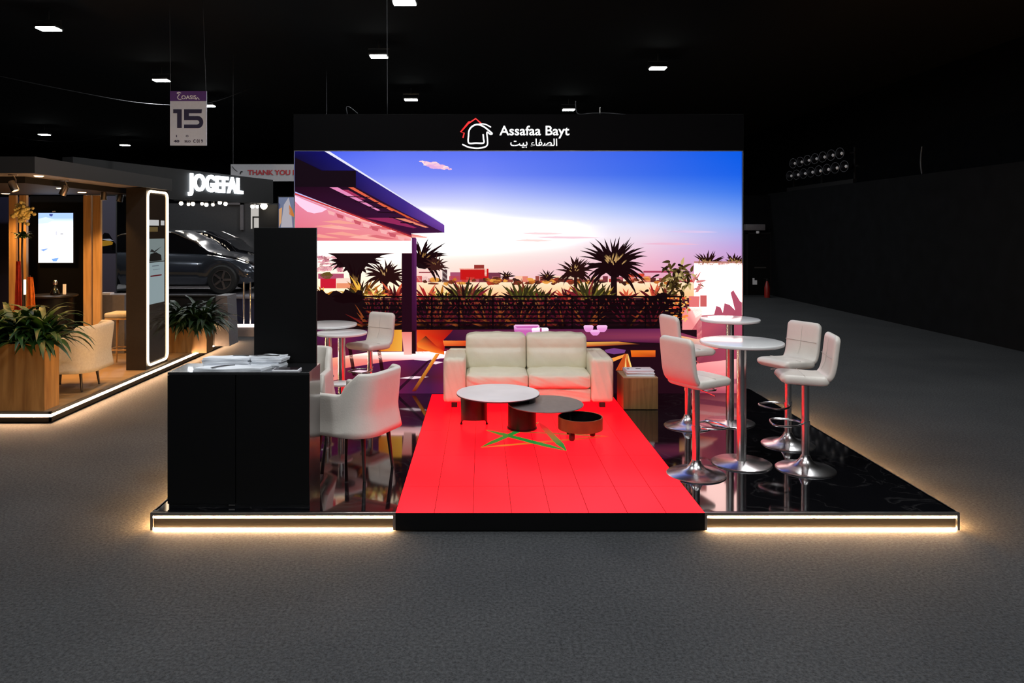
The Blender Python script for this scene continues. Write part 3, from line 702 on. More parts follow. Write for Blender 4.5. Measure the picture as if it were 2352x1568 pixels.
def bags(x0, x1, y0, y1, z0, z1, n, sk, rs, label, straps):
    t = thing('tote_bag_stack', label, 'bags', (0, 0, 0), 0, 'folded white bags on the counter')
    obj('folded_cloth', sheet_stack(x0, x1, y0, y1, z0, z1, n, sk, rs), M['paper'], t)
    for s in straps: strap(t, s)
bags(wx(448, 5.75), wx(602, 5.75), 5.72, 5.87, zt, zt+.022, 2, .04, 1, 'front left pile of folded white cotton bags with a pink and black strap', [[(-2.06, 5.74, zt+.024), (-2.03, 5.80, zt+.024), (-1.98, 5.84, zt+.024), (-1.92, 5.86, zt+.024)]])
bags(wx(470, 5.95), wx(575, 5.95), 5.885, 6.02, zt, zt+.075, 5, .03, 2, 'rear left pile of folded white cotton bags on the counter', [[(-1.98, 6.0, zt+.078), (-1.90, 5.99, zt+.078), (-1.85, 5.96, zt+.078)]])
bags(wx(581, 5.95), wx(648, 5.95), 5.885, 6.03, zt, zt+.082, 6, .03, 3, 'rear right pile of folded white cotton bags next to the black board', [[(-1.80, 5.94, zt+.085), (-1.72, 5.97, zt+.085), (-1.66, 5.94, zt+.085), (-1.60, 5.95, zt+.085)]])
t = thing('booklet', 'small black booklet with white edges lying on the right of the counter', 'booklet', (wx(660, 5.78), 5.77, zt), 0)
b = nb(); add_box(b, -.10, .10, -.055, .055, 0, .012, .002); obj('pages', b, M['white'], t)
b = nb(); add_box(b, -.092, .092, -.048, .048, .012, .0135); obj('cover', b, mat('dark_print', (.02, .012, .015), .25, noise=.4), t)

# ---- pad helper: padded strip swept along a path
def pad(bm, path, width, thick, corner=.35, ends=True, n=14):
    """path: list of (x,z) or (x,z,scale) in the XZ plane; width along Y"""
    P = [Vector((p[0], 0, p[1])) for p in path]; rings = []
    N = len(P)
    sc_ = [1.0]*N
    ext = list(P); scl = list(sc_)
    for i, p in enumerate(ext):
        t = (ext[min(i+1, N-1)]-ext[max(i-1, 0)]).normalized(); nrm = Vector((-t.z, 0, t.x))
        d0 = (p-ext[0]).length; d1 = (p-ext[-1]).length; d = min(d0, d1)
        k_ = 1.0
        if ends and d < thick*.6: k_ = math.sqrt(max(.0, 1-(1-d/(thick*.6))**2))*.85+.15
        RC = .055; wk = width/2-(RC*(1-math.sqrt(max(0, 1-(1-d/RC)**2))) if (ends and d < RC) else 0); tk = thick/2*k_
        ring = []
        for j in range(n*2):
            a = 2*PI*j/(n*2); ca, sa = math.cos(a), math.sin(a)
            e = .32; yy = wk*math.copysign(abs(ca)**e, ca); zz = tk*math.copysign(abs(sa)**.55, sa)
            ring.append(bm.verts.new(p+nrm*zz+Vector((0, yy, 0))))
        rings.append(ring)
    m_ = n*2
    for A, B in zip(rings, rings[1:]):
        for k_ in range(m_): bm.faces.new((A[k_], A[(k_+1) % m_], B[(k_+1) % m_], B[k_]))
    bm.faces.new(rings[0]); bm.faces.new(rings[-1][::-1])
def dense(pts, step=.012):
    s = smoothline([(p[0], p[1]) for p in pts], 10); out = [s[0]]
    acc = 0
    for a, c_ in zip(s, s[1:]):
        if (c_-out[-1]).length >= step*.6: out.append(c_)
    # fine ends
    def fine(seq):
        a, c_ = seq[0], seq[1]; ks = [0, .1, .25, .45, .7]; return [a+(c_-a)*k_ for k_ in ks]
    return [(p.x, p.y) for p in fine(out)+out[1:-1]+fine(out[::-1])[::-1]]

def bar_stool(loc, rotz, label, seat_h=.82, base_r=.25, wd=.40, group='white bar stools'):
    t = thing('bar_stool', label, 'bar stool', loc, rotz, group)
    # local +X is forward
    sp = [(.225, seat_h-.03), (.19, seat_h-.012), (.05, seat_h-.015), (-.10, seat_h-.02), (-.165, seat_h-.005)]
    b = nb(); pad(b, dense(sp), wd, .085); s = obj('seat', b, M['leatherw'], t, 'all')
    bp = [(-.12, seat_h-.018), (-.165, seat_h+.02), (-.19, seat_h+.09), (-.205, seat_h+.20), (-.225, seat_h+.37)]
    b = nb(); pad(b, dense(bp), wd-.006, .062); bk = obj('backrest', b, M['leatherw'], t, 'all')
    b = nb(); add_tube(b, [(-.128, 0, seat_h+.06), (-.158, 0, seat_h+.12), (-.172, 0, seat_h+.20), (-.190, 0, seat_h+.33)], .002, 6); obj('seam', b, M['seam'], bk)
    b = nb(); add_tube(b, [(-.170, -wd/2+.012, seat_h+.185), (-.170, wd/2-.012, seat_h+.185)], .0022, 6); obj('seam', b, M['seam'], bk)
    b = nb(); add_tube(b, [(.04, -wd/2+.01, seat_h+.026), (.04, wd/2-.01, seat_h+.026)], .002, 6); obj('seam', b, M['seam'], s)
    b = nb(); add_box(b, -.09, .09, -.08, .08, seat_h-.075, seat_h-.052, .006); obj('mounting_plate', b, M['blackmetal'], t)
    b = nb(); add_cyl(b, 0, 0, .045, seat_h-.065, .032, 32); obj('post', b, M['chrome'], t, True)
    b = nb(); add_lathe(b, [(0, 0), (base_r, 0), (base_r, .006), (base_r-.012, .014), (base_r*.6, .03), (base_r*.33, .055), (.055, .085), (.042, .11), (.038, .125), (0, .125)], (0, 0, 0), 64); obj('base', b, M['chrome'], t, True)
    z = .40
    loop = [(.034, -.03, z), (.08, -.10, z), (.17, -.135, z-.002), (.26, -.12, z-.004), (.285, -.04, z-.004), (.285, .04, z-.004), (.26, .12, z-.004), (.17, .135, z-.002), (.08, .10, z), (.034, .03, z)]
    b = nb(); add_tube(b, smoothline(loop, 4), .009, 8); add_lathe(b, [(.033, z-.02), (.038, z-.02), (.038, z+.02), (.033, z+.02)], (0, 0, 0), 32); obj('footrest', b, M['chrome'], t, True)
    b = nb(); add_tube(b, [(0, -.03, seat_h-.085), (.02, -.12, seat_h-.10), (.03, -.19, seat_h-.115)], .005, 6); obj('height_lever', b, M['chrome'], t, True)
    return t
def face(a, b_): return math.atan2(b_[1]-a[1], b_[0]-a[0])
TA = (2.329, 6.759); TB = (2.70, 8.2)
bar_stool((1.836, 6.457, PT), math.radians(28), 'white bar stool nearest the red floor, its back turned to the viewer')
bar_stool((2.20, 8.05, PT), math.radians(14), 'white bar stool beside the wooden cube table, left of the rear bar table')
bar_stool((2.834, 6.60, PT), math.radians(168), 'white bar stool at the far right front, seat turned left')
bar_stool((2.987, 7.35, PT), math.radians(205), 'white bar stool at the right behind its twin, quilted front of its back in view')
bar_stool((-1.37, 9.22, PT), math.radians(236), 'white bar stool in front of the screen near the dark picture post', .70, .2, .42)
bar_stool((-2.02, 8.76, PT), math.radians(-20), 'white bar stool half hidden behind the tall black board', .70, .17, .38)

def bar_table(c, r, zt_, rb, label, shelf=None):
    t = thing('bar_table', label, 'bar table', (c[0], c[1], PT), 0, 'round white bar tables')
    h = zt_-PT
    b = nb(); add_lathe(b, [(0, h-.03), (r-.012, h-.03), (r-.003, h-.026), (r, h-.018), (r, h-.005), (r-.003, h-.001), (r-.008, h), (0, h)], (0, 0, 0), 72); obj('table_top', b, M['whitetop'], t, True)
    b = nb(); add_cyl(b, 0, 0, .02, h-.035, .042, 32); obj('post', b, M['chrome'], t, True)
    b = nb(); add_lathe(b, [(.0, h-.036), (.16, h-.036), (.16, h-.031), (0, h-.031)], (0, 0, 0), 24); obj('top_bracket', b, M['blackmetal'], t)
    b = nb(); add_lathe(b, [(0, 0), (rb, 0), (rb, .008), (rb-.01, .014), (.08, .02), (.06, .03), (0, .03)], (0, 0, 0), 64); obj('base_plate', b, M['chrome'], t, True)
bar_table(TA, .362, 1.237, .262, 'front round white bar table on the right, before its smaller twin')
bar_table(TB, .315, 1.27, .26, 'rear round white bar table on the right, against the screen edge')
bar_table((-1.64, 8.8), .295, 1.043, .17, 'front round white bar table at the left, partly behind the black board')
bar_table((-1.89, 9.27), .35, 1.082, .17, 'rear round white bar table at the left, just above the front one')
t = thing('side_table', 'tiny low round white side table behind the white armchair', 'side table', (wx(785, 8.3), 8.25, PT))
b = nb(); add_lathe(b, [(0, .40), (.12, .40), (.128, .41), (.128, .42), (.12, .425), (0, .425)], (0, 0, 0), 40); obj('table_top', b, M['whitetop'], t, True)
b = nb(); add_cyl(b, 0, 0, .01, .40, .018, 16); obj('post', b, M['chrome'], t, True)
b = nb(); add_cyl(b, 0, 0, 0, .012, .11, 32); obj('base_plate', b, M['chrome'], t, True)

# ---- armchair with wrap-around shell
def shell(bm, wdt, dep, z0, zarm, zback, thick, flare=.05, cornr=.14, arm_drop=.0, squareness=3.2, mid=.5):
    """opening towards +X. outer plan: half width wdt/2 along Y, from x=-dep/2 (back) to +dep/2"""
    N = 44; H = 10; hw_, hd_ = wdt/2, dep/2
    plan = []
    # path: right arm front -> back -> left arm front
    path = []
    for i in range(12): path.append((hd_-(dep-cornr)*i/12, -hw_))
    for i in range(9): a = i/8*PI/2; path.append((-hd_+cornr-cornr*math.sin(a), -hw_+cornr-cornr*math.cos(a)))
    for i in range(1, 8): path.append((-hd_, -hw_+cornr+(wdt-2*cornr)*i/8))
    path += [(x, -y) for x, y in path[:21][::-1]]
    n = len(path); P = [Vector(p) for p in path]; outer = []; inner = []
    def hfun(x):
        u = (x-(-hd_))/dep   # 0 back, 1 front
        s = max(0, min(1, (u-.20)/.20)); s = s*s*(3-2*s)
        return zback*(1-s)+(zarm-arm_drop*max(0, u-.4))*s
    cols = []
    for i, p in enumerate(P):
        t = (P[min(i+1, n-1)]-P[max(i-1, 0)]).normalized(); nr = Vector((t.y, -t.x))   # outwards
        h = hfun(p.x); u = (p.x+hd_)/dep; col = []
        for j in range(H+1):    # outside, going up
            v = j/H; z = z0+(h-z0)*v
            k_ = flare*(z-z0)/(zback-z0)*(1.0 if u < .4 else .5)-.02*(1-min(1, v*3))
            q = p+nr*k_; q = q+Vector((-1, 0))*(.06*(max(0, z-zarm*.8)/(zback-zarm*.8)) if u < .3 else 0); col.append((q.x, q.y, z))
        # rounded rim
        base = Vector((col[-1][0], col[-1][1]));
        for a in (30, 60, 90, 120, 150):
            a_ = math.radians(a); q = base-nr*(thick/2*(1-math.cos(a_))); col.append((q.x, q.y, h+thick/2*math.sin(a_)*.6))
        for j in range(H+1):
            z, (ox, oy) = col[H-j][2], (col[H-j][0], col[H-j][1]); q = Vector((ox, oy))-nr*thick; col.append((q.x, q.y, z))
        cols.append([bm.verts.new(c_) for c_ in col])
    m_ = len(cols[0])
    for A, B in zip(cols, cols[1:]):
        for j in range(m_-1): bm.faces.new((A[j], B[j], B[j+1], A[j+1]))
        bm.faces.new((A[m_-1], B[m_-1], B[0], A[0]))
    bm.faces.new(cols[0]); bm.faces.new(cols[-1][::-1])
def armchair(loc, rotz, label, m, wdt=.60, dep=.56, z0=.38, zarm=.72, zback=.90, leg_h=.40, legs=((.21, .21), (.21, -.21), (-.21, .21), (-.21, -.21)), splay=.05, thick=.06, name='armchair', legm='darkleg', flare=.04, cornr=.14):
    t = thing(name, label, 'armchair', loc, rotz)
    b = nb(); shell(b, wdt, dep, z0, zarm, zback, thick, flare, cornr); obj('backrest_shell', b, M[m], t, 'all')
    b = nb(); add_box(b, -dep/2+thick*.5, dep/2+.015, -wdt/2+thick*.8, wdt/2-thick*.8, z0+.012, z0+.13, .04, 5); obj('seat', b, M[m], t, 'all')
    b = nb(); add_box(b, -dep/2+.03, dep/2-.02, -wdt/2+.03, wdt/2-.03, z0-.015, z0+.02, .015, 2); fr = obj('seat_frame', b, M[m], t, True)
    for lx, ly in legs:
        b = nb(); s = splay
        add_tube(b, [(lx*.92, ly*.92, z0-.01), (lx*(1+s), ly*(1+s), .0)], .02, 12, radii=[.021, .012]); obj('leg', b, M[legm], t, True)
    return t
armchair((-1.11, 6.57, PT), math.atan2(.43, -.90), 'white leather armchair with black legs directly right of the counter', 'leatherw', wdt=.55, dep=.56, legs=((.235, .205), (.235, -.205), (-.235, .205), (-.235, -.205)), splay=.06, zarm=.70, zback=.885)
armchair((-1.80, 7.35, PT), math.radians(-90), 'white armchair almost hidden behind the counter and the black board', 'leatherw', wdt=.55, dep=.56, splay=.1)

# ---- sofa
def sofa():
    x0, x1 = -.456, 1.552; yf = 8.86; D = .70
    t = thing('sofa', 'cream leather two-seat sofa on the red lit floor', 'sofa', ((x0+x1)/2, yf, PT+.003), 0)
    W = x1-x0; hw_ = W/2; aw = .265
    L = M['leather']
    def puff(x0, x1, y0, y1, z0, z1, r, bulge, rs, top=True, fx=.0):
        tb = bmesh.new(); bmesh.ops.create_cube(tb, size=2); bmesh.ops.subdivide_edges(tb, edges=tb.edges[:], cuts=17, use_grid_fill=True)
        rr = random.Random(rs); ph = [rr.uniform(0, 6) for _ in range(6)]
        hx, hy, hz = (x1-x0)/2, (y1-y0)/2, (z1-z0)/2
        for v in tb.verts:
            x, y, z = v.co
            c = Vector((x*hx, y*hy, z*hz)); core = Vector((max(-hx+r, min(hx-r, c.x)), max(-hy+r, min(hy-r, c.y)), max(-hz+r, min(hz-r, c.z))))
            d = c-core
            if d.length > 1e-6: c = core+d.normalized()*min(d.length, r) if d.length > r else c
            f = (1-x*x)*(1-(y*y if abs(z) > .9 else z*z))
            if abs(z) > .9: c.z += math.copysign(bulge*(1-x*x)*(1-y*y), z) if z > 0 else 0
            if y < -.9: c.y -= bulge*(1-x**4)*(1-z*z)
            wv = .004*math.sin(x*9+ph[0]+z*4)+.003*math.sin(x*17+z*11+ph[1])
            if y < -.9: c.y += wv*(1 if abs(x) > .5 else .5)
            if z > .9: c.z += wv*.8
            v.co = Vector(((x0+x1)/2, (y0+y1)/2, (z0+z1)/2))+c
        return tb
    def P(name, tb, par=t):
        b = nb(); merge(b, tb); return obj(name, b, L, par, 'all')
    for s in (-1, 1):
        xa, xb = (-hw_, -hw_+aw) if s < 0 else (hw_-aw, hw_)
        tb = puff(xa, xb, 0, D, .055, .585, .045, .004, 5+s); 
        for v in tb.verts:   # slightly rounded arm top sloping back
            pass
        a = P('armrest', tb)
    P('base_front', puff(-hw_+aw, hw_-aw, .035, D-.02, .055, .215, .02, .0, 3))
    b = nb(); add_box(b, -hw_+.04, hw_-.04, D-.10, D, .10, .60, .03, 3); obj('rear_frame', b, L, t, True)
    for s in (-1, 1):
        xa, xb = (-hw_+aw+.002, -.002) if s < 0 else (.002, hw_-aw-.002)
        P('seat_cushion', puff(xa, xb, .01, D-.14, .215, .40, .045, .022, 20+s))
    for s in (-1, 1):
        xa, xb = (-hw_+aw-.01, -.003) if s < 0 else (.003, hw_-aw+.01)
        tb = puff(xa, xb, D-.30, D-.04, .37, .80, .05, .02, 30+s)
        zc = .64
        for v in tb.verts:
            if v.co.y < D-.2:
                g = math.exp(-((v.co.z-zc)/.018)**2); xm = (v.co.x-(xa+xb)/2)/((xb-xa)/2)
                v.co.y += .020*g*(1-.2*abs(xm)); v.co.y += .006*math.sin(v.co.x*40)*g
                if v.co.z < zc: v.co.y -= .028*(1-((v.co.z-.51)/.14)**2)*(1-xm**6) if abs(v.co.z-.51) < .14 else 0
            v.co.y += (v.co.z-.37)*.10
        c_ = P('back_cushion', tb)
    for fx_, fy in ((-hw_+.13, .06), (hw_-.13, .06), (-hw_+.13, D-.06), (hw_-.13, D-.06)):
        b = nb(); add_box(b, fx_-.035, fx_+.035, fy-.035, fy+.035, 0, .058, .004); obj('foot', b, M['darkleg'], t)
    return t
sofa()

# ---- nesting coffee table
t = thing('coffee_table', 'swivel coffee table with white round top, dark lower disc and tan drum', 'coffee table', (0, 0, PT+.003))
def disc(name, c, r, z, th, m, par):
    b = nb(); add_lathe(b, [(0, z-th), (r-.004, z-th), (r, z-th+.003), (r, z-.003), (r-.003, z), (0, z)], (c[0], c[1], 0), 96); return obj(name, b, m, par, True)
zw = .487-PT
wt = disc('white_top', (.173, 8.1), .445, zw, .010, M['whitestone'], t)
disc('top_rim', (.173, 8.1), .446, zw-.0102, .010, M['blackmetal'], wt)
def arc_panel(c, r, a0, a1, z0, z1, th, m, par, name, notch=False):
    b = nb(); n = 36; cols = []
    for i in range(n+1):
        a = math.radians(a0+(a1-a0)*i/n); u = abs(2*i/n-1)
        zb = z0+(.055 if notch and u < .80 else (.02 if notch and u < .93 else 0))
        if notch and u < .8: zb = z0+.02+.04*math.sqrt(max(0, 1-(u/.8)**2))
        ca, sa = math.cos(a), math.sin(a)
        cols.append([b.verts.new((c[0]+rr*ca, c[1]+rr*sa, zz)) for rr, zz in ((r, zb), (r, z1), (r-th, z1), (r-th, zb))])
    for A, B in zip(cols, cols[1:]):
        for k_ in range(4): b.faces.new((A[k_], A[(k_+1) % 4], B[(k_+1) % 4], B[k_]))
    b.faces.new(cols[0]); b.faces.new(cols[-1][::-1])
    return obj(name, b, m, par, True)
arc_panel((-.085, 8.12), .145, 180, 360, .012, zw-.020, .015, M['maroon'], t, 'curved_leg', True)
for a in (186, 354):
    b = nb(); add_lathe(b, [(0, 0), (.012, .0), (.014, .008), (.012, .018), (0, .02)], (-.085+.138*math.cos(math.radians(a)), 8.12+.138*math.sin(math.radians(a)), 0), 12); obj('caster', b, M['blackmetal'], t, True)
b = nb(); add_cyl(b, .423, 7.955, .004, .262, .150, 64); obj('drum_leg', b, M['blackmetal'], t, True)
b = nb(); add_cyl(b, .423, 7.955, .0, .014, .158, 64); obj('drum_foot', b, M['blackmetal'], t, True)
arc_panel((.423, 7.99), .145, -60, 240, .262, zw-.020, .012, M['blackmetal'], t, 'upper_collar')
lt_ = disc('dark_top', (.668, 7.90), .395, .275, .012, M['darktop'], t)
DC = (wx(1333, 7.6), 7.6)
zb_, zt2 = .092, .212
b = nb(); add_lathe(b, [(0, zb_+.012), (.212, zb_+.012), (.212, zt2), (.225, zt2), (.225, zb_), (0, zb_)], (DC[0], DC[1], 0), 72); dm = obj('tan_drum', b, M['brown'], t, True)
b = nb(); add_lathe(b, [(0, zb_+.014), (.2105, zb_+.014), (.2105, zt2-.002), (.2118, zt2-.002), (.2118, zb_+.013), (0, zb_+.013)], (DC[0], DC[1], 0), 64); obj('drum_lining', b, M['black'], dm, True)
b = nb(); add_cyl(b, DC[0]-.09, DC[1]+.1, zb_+.013, .262, .012, 16); obj('pivot_post', b, M['blackmetal'], t, True)
for dx_, dy_ in ((-.1, -.12), (.13, .05), (-.1, .13)):
    b = nb(); add_lathe(b, [(0, 0), (.022, 0), (.03, .02), (.03, .06), (.02, zb_), (0, zb_)], (DC[0]+dx_, DC[1]+dy_, 0), 16); obj('caster', b, M['maroon'], t, True)

# ---- wooden cube side table with books
cx0, cx1, cy0, cy1 = 1.649, 2.052, 8.777, 9.20
t = thing('cube_table', 'oak cube side table at the right end of the sofa', 'side table')
b = nb(); add_box(b, cx0, cx1, cy0, cy1, PT+.006, .505, .002); obj('cube_body', b, M['oak'], t)
b = nb(); add_box(b, cx0-.001, cx1+.001, cy0-.001, cy1+.001, .505, .516, .002); obj('cube_top', b, M['oakt'], t)
b = nb(); add_box(b, cx0+.02, cx1-.02, cy0+.02, cy1-.02, PT, PT+.006); obj('plinth', b, M['black'], t)
for i, (lab, dx_, m_) in enumerate((('lower white folder of the pair on the oak cube table', 0, 'white'), ('upper white folder with dark lettering on the oak cube table', -.012, 'white'))):
    z = .516+i*.036
    f = thing('folder', lab, 'folder', (wx(1470, 8.92)+dx_, 8.95, z), math.radians(-3+5*i), 'white folders on the cube table')
    b = nb(); add_box(b, -.165, .165, -.11, .11, 0, .006, .002); add_box(b, -.165, .165, -.11, .11, .028, .034, .002); add_box(b, -.165, -.158, -.11, .11, 0, .034); obj('cover', b, M[m_], f, True)
    b = nb(); add_box(b, -.155, .158, -.104, .104, .006, .028); obj('pages', b, M['paper'], f)
    if i: 
        b = nb(); add_box(b, -.03, .03, .0, .035, .034, .0348); add_box(b, -.14, -.11, -.02, .02, .034, .0348); obj('printed_mark', b, M['strap'], f)

# ================================================================== HALL LIGHTS
def flood(px, py, zz=6.5, Y=None, label='', n=[0], loc=None):
    if loc is None:
        Y = F*(zz-HC)/(VY-py); loc = (wx(px, Y), Y, zz)
    t = thing('floodlight', label, 'ceiling light', loc, 0, 'hall floodlights on the ceiling')
    b = nb(); add_box(b, -.24, .24, -.17, .17, .02, .09, .015); obj('housing', b, M['alu'], t, True)
    b = nb(); add_box(b, -.21, .21, -.14, .14, -.005, .02, .01); obj('lens', b, M['floodlens'], t)
    b = nb(); add_tube(b, [(-.26, 0, .05), (-.26, 0, .2), (.26, 0, .2), (.26, 0, .05)], .012, 6); add_tube(b, [(0, 0, .2), (0, 0, CZ-loc[2])], .012, 6); obj('bracket', b, M['alu'], t)
    ld = bpy.data.lights.new('flood_lamp', 'AREA'); ld.shape = 'RECTANGLE'; ld.size = .42; ld.size_y = .28; ld.energy = FLOOD; ld.color = (.95, .98, 1)
    lo = bpy.data.objects.new('flood_lamp', ld); C.objects.link(lo); lo.parent = t; lo.location = (0, 0, -.02)
for px, py, lb in ((112, 68, 'white floodlight at the upper left, brightest in its row'), (929, 8, 'white floodlight at the very top edge of the ceiling'), (870, 131, 'white floodlight high above the left half of the header, beside a hanging wire'),
                   (1511, 158, 'lone white floodlight on the right side of the ceiling'), (371, 186, 'white floodlight just above the hanging number sign'), (944, 230, 'white floodlight right above the black header, left of the emblem'),
                   (1306, 253, 'white floodlight touching the header top near the cable'), (478, 244, 'white floodlight at the right edge of the hanging number sign'), (102, 310, 'white floodlight low at the far left above the wooden booth'),
                   (287, 334, 'smallest far white floodlight above the wooden booth roof')): flood(px, py, label=lb)
for x, y in ((-2, 7.5), (-2, 1.5), (4.5, 3.0), (4.6, 10.5), (-9, 8), (-3.5, -3.5), (2.5, -3.5), (1.2, .2), (1.0, 4.6)): flood(0, 0, label='added floodlight above or behind the viewer, out of view', loc=(x, y, 6.5))  # unseen lamps added to light the furniture from the front
cablething([(-13, 19, 6.3), (-11, 20, 5.95), (-9.6, 21.5, 5.85), (-8.2, 22.4, 6.0), (-7, 23, 6.6)], 'sagging grey cable near the floodlight above the number sign', .012, 'ceiling_cable')
cablething([(-22, 28, 6.7), (-20.5, 30, 6.3), (-18, 31, 5.9), (-16, 31, 6.0), (-14, 32, 6.6)], 'sagging grey cable at the far left of the ceiling', .012, 'ceiling_cable')

# ---- stack of round stage lamps on the right wall
for row, (nn, z) in enumerate(((8, 3.98), (7, 4.36))):
    for i in range(nn):
        Yp = 20.6+i*.52+row*.25; Xp = 9.98
        t = thing('stage_lamp', '%s round stage lamp in the %s row on top of the right wall' % (['nearest', 'second', 'third', 'fourth', 'fifth', 'sixth', 'seventh', 'eighth'][i], ['lower', 'upper'][row]), 'stage lamp', (Xp, Yp, z), math.radians(200), 'round stage lamps on the right wall')
        b = nb(); tb = bmesh.new(); add_lathe(tb, [(.0, -.16), (.08, -.16), (.10, -.1), (.155, .06), (.155, .10), (.145, .10), (.145, .06), (.07, -.08), (0, -.08)], (0, 0, 0), 24)
        merge(b, tb, Matrix.Rotation(PI/2, 4, 'Y')); obj('can', b, M['lampmetal'], t, True)
        b = nb(); tb = bmesh.new(); add_lathe(tb, [(0, .0), (.04, .0), (.045, .03), (.02, .06), (0, .065)], (0, 0, 0), 12); merge(b, tb, Matrix.Rotation(PI/2, 4, 'Y')); obj('bulb', b, M['white'], t, True)
t = thing('lamp_rack', 'dark rack holding the round stage lamps on the right wall', 'rack')
b = nb(); add_box(b, 10.0, 10.1, 20.3, 24.7, 3.5, 3.62); add_box(b, 10.15, 10.19, 20.35, 24.6, 3.96, 4.0); add_box(b, 10.15, 10.19, 20.5, 24.5, 4.34, 4.38)
for y in (20.5, 22.5, 24.5): add_box(b, 10.14, 10.18, y, y+.04, 3.5, 4.5)
obj('rail', b, M['blackmetal'], t)
cablething([(10.05, 17.2, 3.5), (10.05, 17.25, 3.8), (10.05, 17.2, 4.15)], 'thin upright pole standing on the right wall', .02, 'pole', 'cable', 'pole')

# ---- hanging number sign
SY = 14.0
t = thing('hanging_sign', 'hanging white sign with purple header and large number 15', 'sign')
b = nb(); add_box(b, wx(390.5, SY), wx(474.5, SY), SY, SY+.02, wz(334, SY), wz(209, SY)); bd = obj('board', b, mat('sign_board_white', (.62, .68, .8), .6, noise=.03), t)
b = nb(); add_box(b, wx(390.5, SY), wx(474.5, SY), SY-.004, SY, wz(232, SY), wz(209, SY)); obj('purple_header', b, mat('sign_purple', (.10, .03, .22), .6, noise=.05), t)
pur = mat('sign_dark_purple', (.02, .015, .06), .6, noise=.05); k = SY/F
b = nb(); nm = lambda u, v, w_: Vector((wx(u, SY), SY-.001-w_, wz(v, SY)))
add_prism(b, [(398, 251), (417.5, 251), (417.5, 294), (407, 294), (407, 260), (398, 260)], nm, .004)
five = [(423, 251), (464, 251), (463, 260), (434, 260), (434, 266.5), (455, 266.5)]+[(455+12*math.sin(a), 280.5-14*math.cos(a)) for a in [PI*q/10 for q in range(1, 10)]]+[(455, 294.5), (423, 294.5), (423, 286), (452, 286)]+[(452+6*math.sin(a), 281+5*math.cos(a)) for a in [PI*q/8 for q in range(1, 8)]]+[(452, 276), (423, 276)]
add_prism(b, five, nm, .004); obj('number_lettering', b, pur, t)
text('header_lettering', 'OASIS', M['white'], t, 34*k, 9*k, front_mtx(wx(417, SY), SY-.005, wz(228, SY)), .004, .02)
b = nb(); mm = lambda u, v, w_: Vector((wx(u, SY), SY-.005-w_, wz(v, SY)))
ribbon(b, smoothline([(416, 214), (411, 212), (407, 214), (412, 217), (408, 223), (411, 228), (417, 228)], 4), 1.8, mm, .003); ribbon(b, [(450, 229), (454, 224), (458, 229)], 2, mm, .003); obj('header_emblem', b, M['white'], t)
for s, x, y, w_, h in (('40', 399, 327, 13, 6), ('SILO', 424, 327, 14, 5), ('C 01 9', 444, 328, 22, 8), ('I', 404.5, 315, 2, 5), ('O', 427, 315, 6, 5)): text('small_lettering', s, pur, t, w_*k, h*k, front_mtx(wx(x, SY), SY-.001, wz(y, SY)), .003, .03)
for x, x2 in ((391.5, 389), (473, 464)):
    b = nb(); add_tube(b, [(wx(x, SY), SY, wz(209, SY)), (wx(x2, SY), SY, CZ)], .006, 6); obj('hanging_wire', b, M['cable'], t)

# ================================================================== LEFT BOOTH
BX = -4.97; BY0 = 8.685; BY1 = 15.1
t = thing('neighbour_platform', 'wood-effect platform of the left booth with a bright lit edge', 'platform')
b = nb(); add_box(b, -11, BX-.03, BY0+.03, BY1, .02, PT); obj('deck', b, M['boothfloor'], t)
b = nb(); add_box(b, -11, BX, BY0, BY0+.03, PT-.03, PT, .002); add_box(b, BX-.03, BX, BY0, BY1, PT-.03, PT, .002); obj('edge_trim', b, M['alu'], t)
b = nb(); add_box(b, -11, BX-.006, BY0+.004, BY0+.03, PT-.060, PT-.032); add_box(b, BX-.03, BX-.004, BY0+.004, BY1, PT-.060, PT-.032); obj('light_strip', b, emis('booth_edge_light', (1, .58, .30), 170), t)
b = nb(); add_box(b, -11, BX-.008, BY0+.008, BY0+.03, .02, PT-.065); add_box(b, BX-.03, BX-.008, BY0+.008, BY1, .02, PT-.065); obj('skirt', b, mat_f, t)

def leafplant(bm, cx, cy, z, n, L, rs, wd=.03, up=.6, rx=.1, ry=.1):
    rr = random.Random(rs)
    for i in range(n):
        a = rr.uniform(0, 2*PI); el = rr.uniform(.5, 1.5); ll = L*rr.uniform(.6, 1.1); p = Vector((cx+rr.uniform(-rx, rx), cy+rr.uniform(-ry, ry), z))
        d = Vector((math.cos(a)*math.cos(el), math.sin(a)*math.cos(el), math.sin(el))); side = Vector((-math.sin(a), math.cos(a), 0))
        st = 7; pts = [p.copy()]
        for k_ in range(st): p = p+d*ll/st; d = (d+Vector((math.cos(a)*.07, math.sin(a)*.07, -.20-.05*k_))).normalized(); pts.append(p.copy())
        wds = [.15, .2, .7, 1, .95, .7, .35, 0.02]; prev = None
        for q, w_ in zip(pts, wds):
            v = (bm.verts.new(q-side*wd*w_), bm.verts.new(q+Vector((0, 0, -wd*.25*w_))), bm.verts.new(q+side*wd*w_))
            if prev: bm.faces.new((prev[0], prev[1], v[1], v[0])); bm.faces.new((prev[1], prev[2], v[2], v[1]))
            prev = v
